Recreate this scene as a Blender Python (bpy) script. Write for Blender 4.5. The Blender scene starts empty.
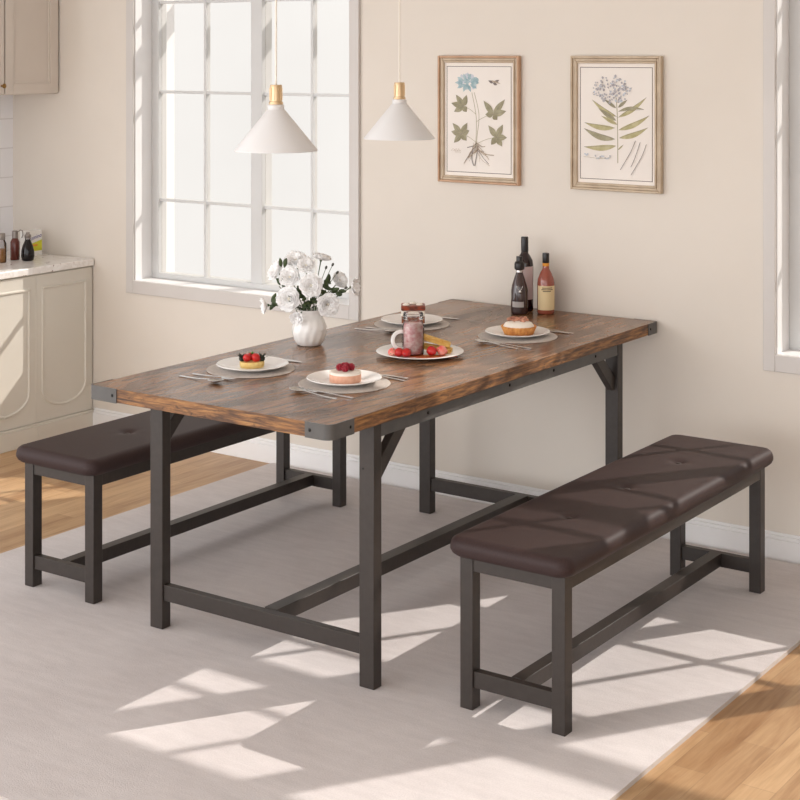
import bpy, math, random
from mathutils import Vector, Matrix
random.seed(7)
S = bpy.context.scene
COL = S.collection
PI = math.pi
R = math.radians

# ------------------------------------------------------------------ materials
def lin(c):
    def f(v):
        v /= 255.0
        return v/12.92 if v <= 0.04045 else ((v+0.055)/1.055)**2.4
    return (f(c[0]), f(c[1]), f(c[2]), 1.0)

def mat(name, col, rough=0.5, metal=0.0, spec=0.5, **kw):
    m = bpy.data.materials.new(name); m.use_nodes = True
    b = m.node_tree.nodes['Principled BSDF']
    b.inputs['Base Color'].default_value = lin(col)
    b.inputs['Roughness'].default_value = rough
    b.inputs['Metallic'].default_value = metal
    b.inputs['Specular IOR Level'].default_value = spec
    for k, v in kw.items():
        b.inputs[k.replace('_', ' ')].default_value = v
    return m

class NT:
    def __init__(s, m):
        s.m = m; s.t = m.node_tree; s.n = s.t.nodes; s.b = s.n['Principled BSDF']
    def new(s, typ, **kw):
        n = s.n.new(typ)
        for k, v in kw.items(): setattr(n, k, v)
        return n
    def link(s, a, b): s.t.links.new(a, b)
    def coords(s, scale=(1,1,1), rot=(0,0,0), loc=(0,0,0), kind='Object'):
        tc = s.new('ShaderNodeTexCoord'); mp = s.new('ShaderNodeMapping')
        mp.inputs['Scale'].default_value = scale; mp.inputs['Rotation'].default_value = rot
        mp.inputs['Location'].default_value = loc
        s.link(tc.outputs[kind], mp.inputs['Vector']); return mp.outputs['Vector']
    def noise(s, vec, scale=5, detail=4, rough=0.5, dist=0.0):
        n = s.new('ShaderNodeTexNoise')
        n.inputs['Scale'].default_value = scale; n.inputs['Detail'].default_value = detail
        n.inputs['Roughness'].default_value = rough; n.inputs['Distortion'].default_value = dist
        s.link(vec, n.inputs['Vector']); return n.outputs['Fac']
    def ramp(s, fac, stops, interp='LINEAR'):
        r = s.new('ShaderNodeValToRGB'); cr = r.color_ramp; cr.interpolation = interp
        while len(cr.elements) < len(stops): cr.elements.new(0.5)
        for e, (p, c) in zip(cr.elements, stops):
            e.position = p; e.color = lin(c) if len(c) == 3 else c
        s.link(fac, r.inputs['Fac']); return r.outputs['Color']
    def mix(s, fac, a, b, mode='MIX'):
        n = s.new('ShaderNodeMix', data_type='RGBA', blend_type=mode)
        for sock, v in ((n.inputs[0], fac), (n.inputs[6], a), (n.inputs[7], b)):
            if isinstance(v, (int, float)): sock.default_value = v
            elif isinstance(v, tuple): sock.default_value = lin(v) if len(v) == 3 else v
            else: s.link(v, sock)
        return n.outputs[2]
    def bump(s, h, strength=0.2, dist=0.01):
        n = s.new('ShaderNodeBump'); n.inputs['Strength'].default_value = strength
        n.inputs['Distance'].default_value = dist
        s.link(h, n.inputs['Height']); s.link(n.outputs['Normal'], s.b.inputs['Normal'])
    def base(s, c): s.link(c, s.b.inputs['Base Color'])

def mottled(name, c1, c2, scale=20, rough=0.5, bump=0.0, lo=0.35, hi=0.65, detail=4, metal=0.0, spec=0.5, sc3=(1,1,1), dist=0.004):
    m = mat(name, c1, rough, metal, spec); t = NT(m)
    n = t.noise(t.coords(sc3), scale, detail)
    t.base(t.ramp(n, [(lo, c1), (hi, c2)]))
    if bump: t.bump(n, bump, dist)
    return m

M = {}
M['wall'] = mottled('beige_paint', (225,217,207), (222,214,204), 3, 0.85, 0.05, spec=0.2)
M['ceil'] = mat('white_ceiling', (240,236,230), 0.9)
M['trim'] = mottled('white_gloss_paint', (244,243,243), (240,239,239), 4, 0.4)
M['casing'] = mottled('shade_toned_casing_paint', (209,204,200), (205,200,196), 4, 0.5)  # trim white darkened, shade on the casing faces put into the colour
M['sash'] = mottled('backlit_toned_sash_paint', (208,208,207), (204,204,203), 4, 0.4)  # white greyed to carry the backlit shade of frames and glazing bars

def floor_mat():
    m = mat('oak_planks', (200,160,115), 0.38); t = NT(m)
    v = t.coords(rot=(0,0,R(90)))
    br = t.new('ShaderNodeTexBrick'); t.link(v, br.inputs['Vector'])
    br.offset = 0.37; br.squash = 1.0
    for k, x in (('Scale',1.0),('Brick Width',0.58),('Row Height',0.086),('Mortar Size',0.0009),('Mortar Smooth',0.1),('Bias',0.0)):
        br.inputs[k].default_value = x
    br.inputs['Color1'].default_value = lin((204,168,126)); br.inputs['Color2'].default_value = lin((148,108,70))
    br.inputs['Mortar'].default_value = lin((120,88,60))
    g = t.noise(t.coords((34,2.2,1)), 3.0, 6, 0.6, 0.8)
    col = t.mix(0.30, br.outputs['Color'], t.ramp(g, [(0.30,(124,88,55)), (0.5,(184,144,102)), (0.70,(216,184,144))]))
    g2 = t.noise(t.coords((12,1.3,1)), 1.4, 3, 0.5, 1.2)
    col = t.mix(0.28, col, t.ramp(g2, [(0.36,(142,102,66)), (0.62,(214,182,142))]))
    t.base(col); t.bump(g, 0.06, 0.002); return m
M['floor'] = floor_mat()

def rug_mat():
    m = mat('pale_grey_pile', (204,197,194), 0.95, spec=0.1); t = NT(m)
    a = t.noise(t.coords(), 2.2, 6, 0.65, 0.4); b = t.noise(t.coords(), 260, 2)
    c = t.noise(t.coords((1,5,1)), 7, 5, 0.6)
    col = t.ramp(a, [(0.3,(206,199,199)), (0.55,(218,212,212)), (0.75,(226,220,220))])
    col = t.mix(0.22, col, t.ramp(c, [(0.35,(178,172,171)), (0.65,(222,216,215))]))
    col = t.mix(0.15, col, t.ramp(b, [(0.3,(160,154,152)), (0.7,(236,230,227))]))
    t.base(col); t.bump(b, 0.35, 0.003); return m
M['rug'] = rug_mat()
M['rug_edge'] = mat('rug_binding', (202,196,193), 0.95)

def wood_mat():
    m = mat('rustic_brown_wood', (110,75,48), 0.46, spec=0.34); t = NT(m)
    big = t.noise(t.coords((2.6,1.0,2.6), loc=(1.3,0.4,0)), 1.5, 3, 0.5, 1.2)
    tone = t.ramp(big, [(0.30,(82,61,48)), (0.44,(124,92,68)), (0.54,(168,122,84)), (0.64,(132,100,78)), (0.76,(162,128,104))])
    w = t.new('ShaderNodeTexWave', wave_type='RINGS', rings_direction='Z')
    w.inputs['Scale'].default_value = 1.5; w.inputs['Distortion'].default_value = 9; w.inputs['Detail'].default_value = 4
    w.inputs['Detail Scale'].default_value = 0.9; w.inputs['Detail Roughness'].default_value = 0.62
    t.link(t.coords((4.2,1.0,1), loc=(0.4,-0.35,0)), w.inputs['Vector'])
    col = t.mix(0.55, tone, t.ramp(w.outputs['Fac'], [(0.0,(120,112,106)), (0.25,(188,178,170)), (0.6,(255,252,248)), (1.0,(214,204,194))]), 'MULTIPLY')
    b = t.noise(t.coords((22,2.0,22)), 2.4, 8, 0.7, 1.0)
    col = t.mix(0.38, col, t.ramp(b, [(0.30,(38,27,21)), (0.48,(104,76,54)), (0.68,(180,136,94))]))
    k = t.noise(t.coords((7,1.7,7), loc=(5,2,0)), 3.2, 9, 0.72, 2.2)
    col = t.mix(t.ramp(k, [(0.60,(0,0,0)), (0.68,(190,190,190))]), col, (48,36,30))
    t.base(col); t.bump(b, 0.10, 0.002)
    rg_ = t.ramp(big, [(0.3,(150,150,150)), (0.7,(110,110,110))]); t.link(rg_, t.b.inputs['Roughness'])
    return m
M['wood'] = wood_mat()
M['wood_edge'] = None
def edge_mat():
    m = mat('rough_sawn_edge', (150,95,50), 0.5); t = NT(m)
    a = t.noise(t.coords((5,5,62)), 2.2, 8, 0.66, 0.25)
    c = t.noise(t.coords((9,9,20)), 2.0, 6, 0.7, 0.6)
    col = t.ramp(a, [(0.30,(48,31,22)), (0.44,(98,66,42)), (0.57,(150,104,60)), (0.72,(188,142,86))])
    col = t.mix(t.ramp(c, [(0.56,(0,0,0)), (0.66,(220,220,220))]), col, (50,33,24))
    t.base(col); t.bump(a, 0.3, 0.003); return m
M['wood_edge'] = edge_mat()
M['metal'] = mottled('dark_bronze_metal', (54,47,43), (49,42,38), 60, 0.42, 0.03, spec=0.5)
M['bracket'] = mottled('grey_steel_bracket', (88,86,84), (80,78,76), 30, 0.42, 0.04)
M['bolt'] = mat('black_bolt', (34,31,30), 0.35, 0.6)
M['leather'] = mottled('dark_brown_leather', (62,48,47), (56,43,42), 240, 0.52, 0.14, spec=0.20, detail=3, dist=0.0015)
M['button'] = mat('leather_button', (54,40,38), 0.42)
M['cab'] = mottled('greige_cabinet_paint', (221,217,207), (217,213,203), 3, 0.45)
M['upcab'] = mottled('warm_grey_cabinet_paint', (216,206,196), (212,202,192), 3, 0.45)
def marble():
    m = mat('speckled_marble', (232,228,222), 0.25); t = NT(m)
    a = t.noise(t.coords(), 26, 5, 0.6, 1.0); b = t.noise(t.coords(), 6, 4, 0.6, 2.0)
    col = t.ramp(b, [(0.40,(248,246,244)), (0.5,(236,232,228)), (0.56,(248,246,244))])
    col = t.mix(t.ramp(a, [(0.63,(0,0,0)), (0.67,(255,255,255))]), col, (120,84,72))
    t.base(col); return m
M['marble'] = marble()
def tile():
    m = mat('white_subway_tile', (236,234,234), 0.2); t = NT(m)
    tc = t.new('ShaderNodeTexCoord'); sx = t.new('ShaderNodeSeparateXYZ'); cx = t.new('ShaderNodeCombineXYZ')
    t.link(tc.outputs['Object'], sx.inputs[0]); t.link(sx.outputs['Y'], cx.inputs['X']); t.link(sx.outputs['Z'], cx.inputs['Y'])
    br = t.new('ShaderNodeTexBrick'); t.link(cx.outputs[0], br.inputs['Vector'])
    for k, x in (('Scale',1.0),('Brick Width',0.27),('Row Height',0.138),('Mortar Size',0.0025),('Mortar Smooth',0.1)):
        br.inputs[k].default_value = x
    br.inputs['Color1'].default_value = lin((247,247,250)); br.inputs['Color2'].default_value = lin((242,242,246))
    br.inputs['Mortar'].default_value = lin((226,225,227))
    t.base(br.outputs['Color']); return m
M['tile'] = tile()

def thin_glass(name, tint=(255,255,255), gloss=0.06, rough=0.02):
    m = bpy.data.materials.new(name); m.use_nodes = True; t = m.node_tree; t.nodes.clear()
    o = t.nodes.new('ShaderNodeOutputMaterial'); mx = t.nodes.new('ShaderNodeMixShader')
    tr = t.nodes.new('ShaderNodeBsdfTransparent'); gl = t.nodes.new('ShaderNodeBsdfGlossy')
    lw = t.nodes.new('ShaderNodeLayerWeight'); lw.inputs['Blend'].default_value = gloss
    tr.inputs['Color'].default_value = lin(tint); gl.inputs['Roughness'].default_value = rough
    t.links.new(lw.outputs['Fresnel'], mx.inputs[0]); t.links.new(tr.outputs[0], mx.inputs[1]); t.links.new(gl.outputs[0], mx.inputs[2])
    t.links.new(mx.outputs[0], o.inputs['Surface']); return m
M['pane'] = thin_glass('window_glass', (255,253,250), 0.03)
M['glass'] = thin_glass('clear_glass', (240,238,238), 0.35)
M['brass'] = mat('brushed_brass', (214,186,148), 0.36, 0.75)
M['knob_brass'] = mat('aged_brass', (150,116,66), 0.35, 0.9)
M['shade'] = mat('frosted_white_glass', (224,223,223), 0.4, Subsurface_Weight=0.0)
M['cord'] = mat('white_cord', (240,233,222), 0.6)
M['china'] = mat('white_china', (244,242,240), 0.14, spec=0.6)
M['mat'] = mottled('woven_grey_placemat', (208,200,194), (192,184,178), 180, 0.9, 0.2)
M['steel'] = mat('polished_steel', (214,212,210), 0.26, 1.0)
M['vase'] = mat('milky_vase_glass', (246,244,241), 0.12, spec=0.6)
M['petal'] = mottled('white_petals', (253,252,251), (248,246,245), 60, 0.7, spec=0.2)
M['stem'] = mat('flower_stem_green', (74,92,52), 0.6)
M['leaf'] = mottled('dark_flower_leaf', (48,62,36), (76,92,54), 40, 0.55)
M['bud'] = mat('dusky_bud', (74,74,66), 0.6)
M['pollen'] = mat('flower_heart', (222,216,202), 0.8)
M['wine_glass'] = mat('dark_wine_glass', (34,14,16), 0.08, spec=0.7)
M['foil'] = mat('black_foil', (30,27,27), 0.35)
M['wine_label'] = mat('pinkish_label', (206,184,182), 0.7)
M['amber_glass'] = mat('rose_liquor_glass', (150,78,62), 0.06, spec=0.7)
M['amber_neck'] = mat('rose_glass_neck', (110,50,40), 0.1, spec=0.7)
M['cream_label'] = mat('cream_label', (226,204,160), 0.7)
M['smoke_glass'] = mat('smoky_decanter_glass', (58,40,40), 0.06, spec=0.8)
M['silver'] = mat('silver_emblem', (196,190,186), 0.25, 0.9)
M['grey_label'] = mat('grey_label', (176,170,168), 0.5)
M['ink'] = mat('dark_print', (84,66,52), 0.8)
M['crust'] = mottled('golden_crust', (222,160,88), (190,120,58), 60, 0.7, 0.2)
M['custard'] = mottled('pale_custard_sponge', (238,210,140), (226,188,112), 70, 0.7, 0.2)
M['cream'] = mat('whipped_cream', (248,240,228), 0.6)
M['cheesecake'] = mottled('pink_cheesecake_sponge', (236,186,158), (228,170,144), 90, 0.75, 0.2)
M['strawberry'] = mottled('strawberry_red', (206,42,40), (176,24,28), 70, 0.3, 0.2)
M['strawberry_cut'] = mottled('cut_strawberry_flesh', (236,92,84), (246,176,160), 40, 0.35)
M['raspberry'] = mat('raspberry_crimson', (150,14,40), 0.4)
M['calyx'] = mat('dark_leafy_calyx', (34,38,24), 0.6)
M['mint'] = mat('mint_leaf_green', (76,128,54), 0.6)
M['choc'] = mottled('chocolate_glaze', (96,46,32), (170,74,44), 50, 0.35, 0.1)
M['sponge'] = mottled('brown_sponge', (150,90,58), (120,66,42), 80, 0.8, 0.2)
M['fig'] = mottled('pinkish_nut_slices', (224,164,136), (150,96,78), 60, 0.6)
M['waffle'] = mottled('golden_waffle', (244,208,122), (226,174,84), 50, 0.65, 0.1)
M['sauce'] = mat('orange_berry_sauce', (206,104,58), 0.25)
M['pudding'] = mottled('pink_layered_pudding', (244,222,216), (212,138,136), 60, 0.5, sc3=(1,1,1.6))
M['frame_wood'] = mottled('champagne_frame', (200,182,158), (184,164,140), 18, 0.45, sc3=(1,1,1))
M['frame_copper'] = mottled('copper_frame_edge', (196,160,130), (182,144,114), 18, 0.42)
M['board'] = mat('white_mount_board', (240,232,224), 0.85)
M['paper'] = mottled('cream_paper', (238,231,224), (233,226,219), 6, 0.9)
M['line'] = mat('print_border_line', (104,92,86), 0.9)
M['p_teal'] = mottled('teal_petal_ink', (138,166,174), (182,200,204), 60, 0.9)
M['p_green'] = mottled('sage_leaf_ink', (170,164,138), (142,136,110), 40, 0.9)
M['p_olive'] = mottled('olive_leaf_ink', (170,162,118), (194,186,148), 40, 0.9)
M['p_brown'] = mottled('brown_root_ink', (190,174,154), (162,144,124), 60, 0.9)
M['p_grey'] = mottled('grey_floret_ink', (160,156,160), (206,202,204), 120, 0.9)
M['p_dark'] = mat('dark_floret_ink', (128,118,114), 0.9)
M['p_stem'] = mat('stem_ink', (168,160,130), 0.9)
M['p_pale'] = mat('pale_sketch_ink', (200,204,212), 0.9)
M['jar_amber'] = mottled('amber_spice', (200,150,84), (178,122,62), 60, 0.5)
M['jar_brown'] = mat('red_brown_syrup', (104,52,44), 0.15)
M['dark_vinegar'] = mat('dark_vinegar_glass', (18,11,12), 0.12, spec=0.4)
M['lid_grey'] = mat('grey_metal_cap', (150,142,136), 0.35, 0.7)
M['box_white'] = mat('white_carton', (240,238,234), 0.6)
M['box_yellow'] = mat('yellow_green_print', (214,212,54), 0.6)
M['box_orange'] = mat('orange_print', (226,150,50), 0.6)
M['box_blue'] = mat('blue_lettering', (68,60,150), 0.6)

# ------------------------------------------------------------------ mesh building
class MB:
    def __init__(s): s.v = []; s.f = []; s.m = []
    def add(s, vs, fs, mi=0):
        o = len(s.v); s.v += [tuple(p) for p in vs]
        for f in fs: s.f.append([o+i for i in f]); s.m.append(mi)
        return s
    def box(s, x0, x1, y0, y1, z0, z1, mi=0, T=None):
        vs = [Vector(p) for p in ((x0,y0,z0),(x1,y0,z0),(x1,y1,z0),(x0,y1,z0),(x0,y0,z1),(x1,y0,z1),(x1,y1,z1),(x0,y1,z1))]
        if T: vs = [T @ p for p in vs]
        return s.add(vs, [(0,3,2,1),(4,5,6,7),(0,1,5,4),(1,2,6,5),(2,3,7,6),(3,0,4,7)], mi)
    def beam(s, a, b, w, h, up=(0,0,1), mi=0):
        a, b = Vector(a), Vector(b); d = (b-a).normalized(); u = Vector(up); sd = d.cross(u).normalized(); u = sd.cross(d)
        vs = []
        for p in (a, b):
            for i, j in ((-1,-1),(1,-1),(1,1),(-1,1)): vs.append(p + sd*(i*w/2) + u*(j*h/2))
        return s.add(vs, [(3,2,1,0),(4,5,6,7),(0,1,5,4),(1,2,6,5),(2,3,7,6),(3,0,4,7)], mi)
    def prism(s, pts, z0, z1, mi=0, mtop=None, T=None):
        n = len(pts); vs = [Vector((x,y,z0)) for x,y in pts] + [Vector((x,y,z1)) for x,y in pts]
        if T: vs = [T @ p for p in vs]
        o = len(s.v); s.v += [tuple(p) for p in vs]
        s.f.append([o+i for i in reversed(range(n))]); s.m.append(mi)
        s.f.append([o+n+i for i in range(n)]); s.m.append(mi if mtop is None else mtop)
        for i in range(n):
            j = (i+1) % n; s.f.append([o+i,o+j,o+n+j,o+n+i]); s.m.append(mi)
        return s
    def lathe(s, prof, n=32, c=(0,0,0), mi=0, fn=None, T=None, mats=None):
        """prof: (r,z) from bottom to top; fn(angle,r,z)->r factor, angle offset"""
        rows = []; o = len(s.v)
        for r, z in prof:
            if r < 1e-6:
                p = Vector((c[0],c[1],c[2]+z)); s.v.append(tuple(T @ p if T else p)); rows.append([len(s.v)-1]*n)
            else:
                row = []
                for i in range(n):
                    a = 2*PI*i/n; k = fn(a, r, z) if fn else 1.0
                    p = Vector((c[0]+r*k*math.cos(a), c[1]+r*k*math.sin(a), c[2]+z)); s.v.append(tuple(T @ p if T else p)); row.append(len(s.v)-1)
                rows.append(row)
        for q in range(len(rows)-1):
            A, B = rows[q], rows[q+1]; mm = mats[q] if mats else mi
            for i in range(n):
                j = (i+1) % n; f = []
                for x in (A[i], A[j], B[j], B[i]):
                    if x not in f: f.append(x)
                if len(f) > 2: s.f.append(f); s.m.append(mm)
        return s
    def tube(s, pts, r, n=8, mi=0, cap=True):
        pts = [Vector(p) for p in pts]; rs = r if isinstance(r, (list,tuple)) else [r]*len(pts)
        o = len(s.v); ref = None
        for i, p in enumerate(pts):
            d = (pts[min(i+1,len(pts)-1)]-pts[max(i-1,0)]).normalized()
            if ref is None: ref = Vector((0,0,1)) if abs(d.z) < 0.9 else Vector((1,0,0))
            sd = d.cross(ref).normalized(); up = sd.cross(d).normalized(); ref = up
            for k in range(n):
                a = 2*PI*k/n; s.v.append(tuple(p + (sd*math.cos(a)+up*math.sin(a))*rs[i]))
        for i in range(len(pts)-1):
            for k in range(n):
                j = (k+1) % n; s.f.append([o+i*n+k, o+i*n+j, o+(i+1)*n+j, o+(i+1)*n+k]); s.m.append(mi)
        if cap:
            s.f.append([o+k for k in reversed(range(n))]); s.m.append(mi)
            s.f.append([o+(len(pts)-1)*n+k for k in range(n)]); s.m.append(mi)
        return s
    def ball(s, c, r, sx=1, sy=1, sz=1, n=14, m=9, mi=0, jit=0.0, T=None, fn=None):
        rows = []; c = Vector(c)
        for i in range(m+1):
            th = PI*i/m; row = []
            for k in range(1 if i in (0,m) else n):
                a = 2*PI*k/n; q = 1+random.uniform(-jit,jit)
                p = Vector((math.sin(th)*math.cos(a)*sx, math.sin(th)*math.sin(a)*sy, math.cos(th)*sz))
                if fn: p = fn(p)
                p = p*r*q
                if T: p = T @ p
                s.v.append(tuple(c+p)); row.append(len(s.v)-1)
            rows.append(row*n if len(row) == 1 else row)
        for i in range(m):
            for k in range(n):
                j = (k+1) % n; f = []
                for x in (rows[i][k], rows[i+1][k], rows[i+1][j], rows[i][j]):
                    if x not in f: f.append(x)
                if len(f) > 2: s.f.append(f); s.m.append(mi)
        return s
    def build(s, name, mats, parent=None, loc=(0,0,0), rotz=0, bevel=0, seg=2, angle=40, sub=0, solid=0):
        me = bpy.data.meshes.new(name); me.from_pydata(s.v, [], s.f); me.validate()
        mats = mats if isinstance(mats, (list,tuple)) else [mats]
        for m in mats: me.materials.append(M[m] if isinstance(m, str) else m)
        if len(me.polygons) == len(s.m):
            me.polygons.foreach_set('material_index', s.m)
        me.polygons.foreach_set('use_smooth', [True]*len(me.polygons))
        me.set_sharp_from_angle(angle=R(angle)); me.update()
        o = bpy.data.objects.new(name, me); COL.objects.link(o)
        o.location = loc; o.rotation_euler = (0,0,rotz)
        if parent: o.parent = parent
        if solid:
            d = o.modifiers.new('solid','SOLIDIFY'); d.thickness = solid; d.offset = 0
        if bevel:
            b = o.modifiers.new('bevel','BEVEL'); b.width = bevel; b.segments = seg; b.limit_method = 'ANGLE'; b.angle_limit = R(35)
        if sub:
            d = o.modifiers.new('sub','SUBSURF'); d.levels = sub; d.render_levels = sub
        return o

def tag(o, label=None, cat=None, group=None, kind=None):
    if label: o['label'] = label
    if cat: o['category'] = cat
    if group: o['group'] = group
    if kind: o['kind'] = kind
    return o
def thing(name, label, cat, loc=(0,0,0), rotz=0, group=None, kind=None):
    o = bpy.data.objects.new(name, None); COL.objects.link(o); o.empty_display_size = 0.05
    o.location = loc; o.rotation_euler = (0,0,rotz)
    return tag(o, label, cat, group, kind)
def copy_tree(o, parent=None):
    c = o.copy(); COL.objects.link(c)
    if parent: c.parent = parent
    for ch in list(o.children): copy_tree(ch, c)
    return c
def another(o, loc, rotz=0, label=None):
    c = copy_tree(o); c.location = loc; c.rotation_euler = (0,0,rotz)
    if label: c['label'] = label
    return c
def box_obj(name, m, x0, x1, y0, y1, z0, z1, parent=None, bevel=0.0, loc=(0,0,0)):
    return MB().box(x0,x1,y0,y1,z0,z1).build(name, m, parent, loc, bevel=bevel)
def rrect(x0, x1, y0, y1, r, n=6):
    pts = []
    for cx, cy, a0 in ((x1-r,y0+r,-90),(x1-r,y1-r,0),(x0+r,y1-r,90),(x0+r,y0+r,180)):
        for k in range(n+1):
            a = R(a0+90*k/n); pts.append((cx+r*math.cos(a), cy+r*math.sin(a)))
    return pts

# ------------------------------------------------------------------ the room
FZ = -0.012           # oak floor; the rug's top is z = 0
WY = 5.075            # inner face of the back wall
CEIL = 2.62
XL = -5.786
XR = 1.6
YF = -0.6
WT = 0.24             # back wall thickness
W1 = (-4.988, -3.79)  # left window opening
W2 = (-2.005, 0.12)  # right window opening
WB, WTP = 0.680, 2.335

def structure(o, label=None, cat=None): return tag(o, label, cat, kind='structure')
structure(box_obj('floor','floor', XL-0.1, XR, YF, WY+WT, FZ-0.05, FZ), 'light oak plank floor showing around the pale rug', 'floor')
structure(box_obj('ceiling','ceil', XL-0.1, XR, YF, WY+WT, CEIL, CEIL+0.08), 'white ceiling above the dining area', 'ceiling')
w = MB()
for x0, x1 in ((XL-0.1, W1[0]), (W1[1], W2[0]), (W2[1], XR)): w.box(x0, x1, WY, WY+WT, FZ-0.05, CEIL)
for a, b in (W1, W2):
    w.box(a, b, WY, WY+WT, FZ-0.05, WB-0.006); w.box(a, b, WY, WY+WT, WTP+0.0, CEIL)
structure(w.build('wall_back', 'wall'), 'beige painted wall with the two windows and two framed prints', 'wall')
structure(box_obj('wall_left','tile', XL-0.1, XL, 3.3, WY, FZ-0.05, CEIL), 'white tiled wall behind the kitchen counter', 'wall')

structure(box_obj('wall_right','wall', XR, XR+0.1, 0.4, WY+WT, FZ-0.05, CEIL), 'beige painted wall beyond the right edge of the photo', 'wall')
def baseboard(name, x0, x1, label):
    b = MB()
    b.box(x0, x1, WY-0.016, WY, FZ, 0.062); b.box(x0, x1, WY-0.011, WY, 0.062, 0.074); b.box(x0, x1, WY-0.006, WY, 0.074, 0.084)
    structure(b.build(name, 'trim', bevel=0.0015), label, 'baseboard')
baseboard('baseboard_back', -5.238, XR, 'white stepped baseboard along the beige wall')

def window(name, x0, x1, glass, paned, label):
    """glass: list of (left, right) glass fields measured from x0; paned: which of them have muntins"""
    t = thing(name, label, 'window', ((x0+x1)/2, WY, WB), 0, kind='structure')
    ox, oy, oz = (x0+x1)/2, WY, WB
    def bx(m, a, b, c, d, e, f): m.box(a-ox, b-ox, c-oy, d-oy, e-oz, f-oz)
    c = MB(); cw = 0.042
    bx(c, x0-cw, x0, WY-0.014, WY, WB-0.056, WTP+0.05); bx(c, x1, x1+cw+0.006, WY-0.014, WY, WB-0.056, WTP+0.05)
    bx(c, x0, x1, WY-0.014, WY, WB-0.056, WB); bx(c, x0, x1, WY-0.014, WY, WTP, WTP+0.05)
    c.build('casing', 'casing', t, bevel=0.002)
    j = MB()
    bx(j, x0, x0+0.004, WY, WY+WT+0.01, WB, WTP); bx(j, x1-0.004, x1, WY, WY+WT+0.01, WB, WTP); bx(j, x0, x1, WY, WY+WT+0.01, WTP-0.004, WTP)
    j.build('jamb', 'trim', t)
    s = MB(); bx(s, x0, x1, WY-0.001, WY+WT+0.02, WB-0.006, WB+0.002); s.build('sill', 'trim', t, bevel=0.001)
    gy0, gy1 = WY+0.102, WY+0.138
    f = MB()
    bx(f, x0+0.004, x0+glass[0][0], gy0, WY+0.155, WB+0.002, WTP-0.004); bx(f, x0+glass[-1][1], x1-0.004, gy0, WY+0.155, WB+0.002, WTP-0.004)
    bx(f, x0+glass[0][0], x0+glass[-1][1], gy0, WY+0.17, WB+0.002, WB+0.026); bx(f, x0+glass[0][0], x0+glass[-1][1], gy0, WY+0.17, WTP-0.045, WTP-0.004)
    f.build('frame', 'sash', t, bevel=0.002)
    for k, (ga, gb) in enumerate(glass):
        xa, xb = x0+ga, x0+gb
        if k < len(glass)-1:
            m = MB(); bx(m, xb, x0+glass[k+1][0], gy0-0.002, WY+0.168, WB+0.026, WTP-0.045); m.build('mullion', 'sash', t, bevel=0.002)
        g = MB(); bx(g, xa, xb, WY+0.122, WY+0.125, WB+0.026, WTP-0.045); g.build('pane', 'pane', t)
        if k not in paned: continue
        xm = (xa+xb)/2
        mu = MB(); bx(mu, xm-0.0065, xm+0.0065, gy0+0.008, gy1, WB+0.026, WTP-0.045); mu.build('muntin', 'sash', t)
        for z in (1.033, 1.517, 1.918):
            mu = MB(); bx(mu, xa, xb, gy0+0.010, gy1-0.002, z-0.0065, z+0.0065); mu.build('muntin', 'sash', t)
window('window_1', W1[0], W1[1], [(0.046,0.588),(0.650,1.176)], (0,1), 'tall white paned window behind the flowers and pendant lamps')
window('window_2', W2[0], W2[1], [(0.046,0.588),(0.650,1.176),(1.270,2.10)], (0,1), 'white paned window cut off by the right edge of the photo')

# unseen bar outside, added to cast the dark band across the sun patches
structure(box_obj('trim_1', 'trim', -5.8, 1.2, 5.80, 5.86, 2.285, 2.36), 'unseen white bar added outside to shade a band of the sun patches', 'trim')

# ------------------------------------------------------------------ rug
rg = thing('area_rug', 'pale grey area rug under the dining table and both benches', 'rug', (-2.917,3.735,FZ))
MB().prism(rrect(-1.252,1.252,-1.305,1.305,0.01,3), 0, 0.012, mi=1, mtop=0).build('pile', ['rug','rug_edge'], rg)

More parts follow.
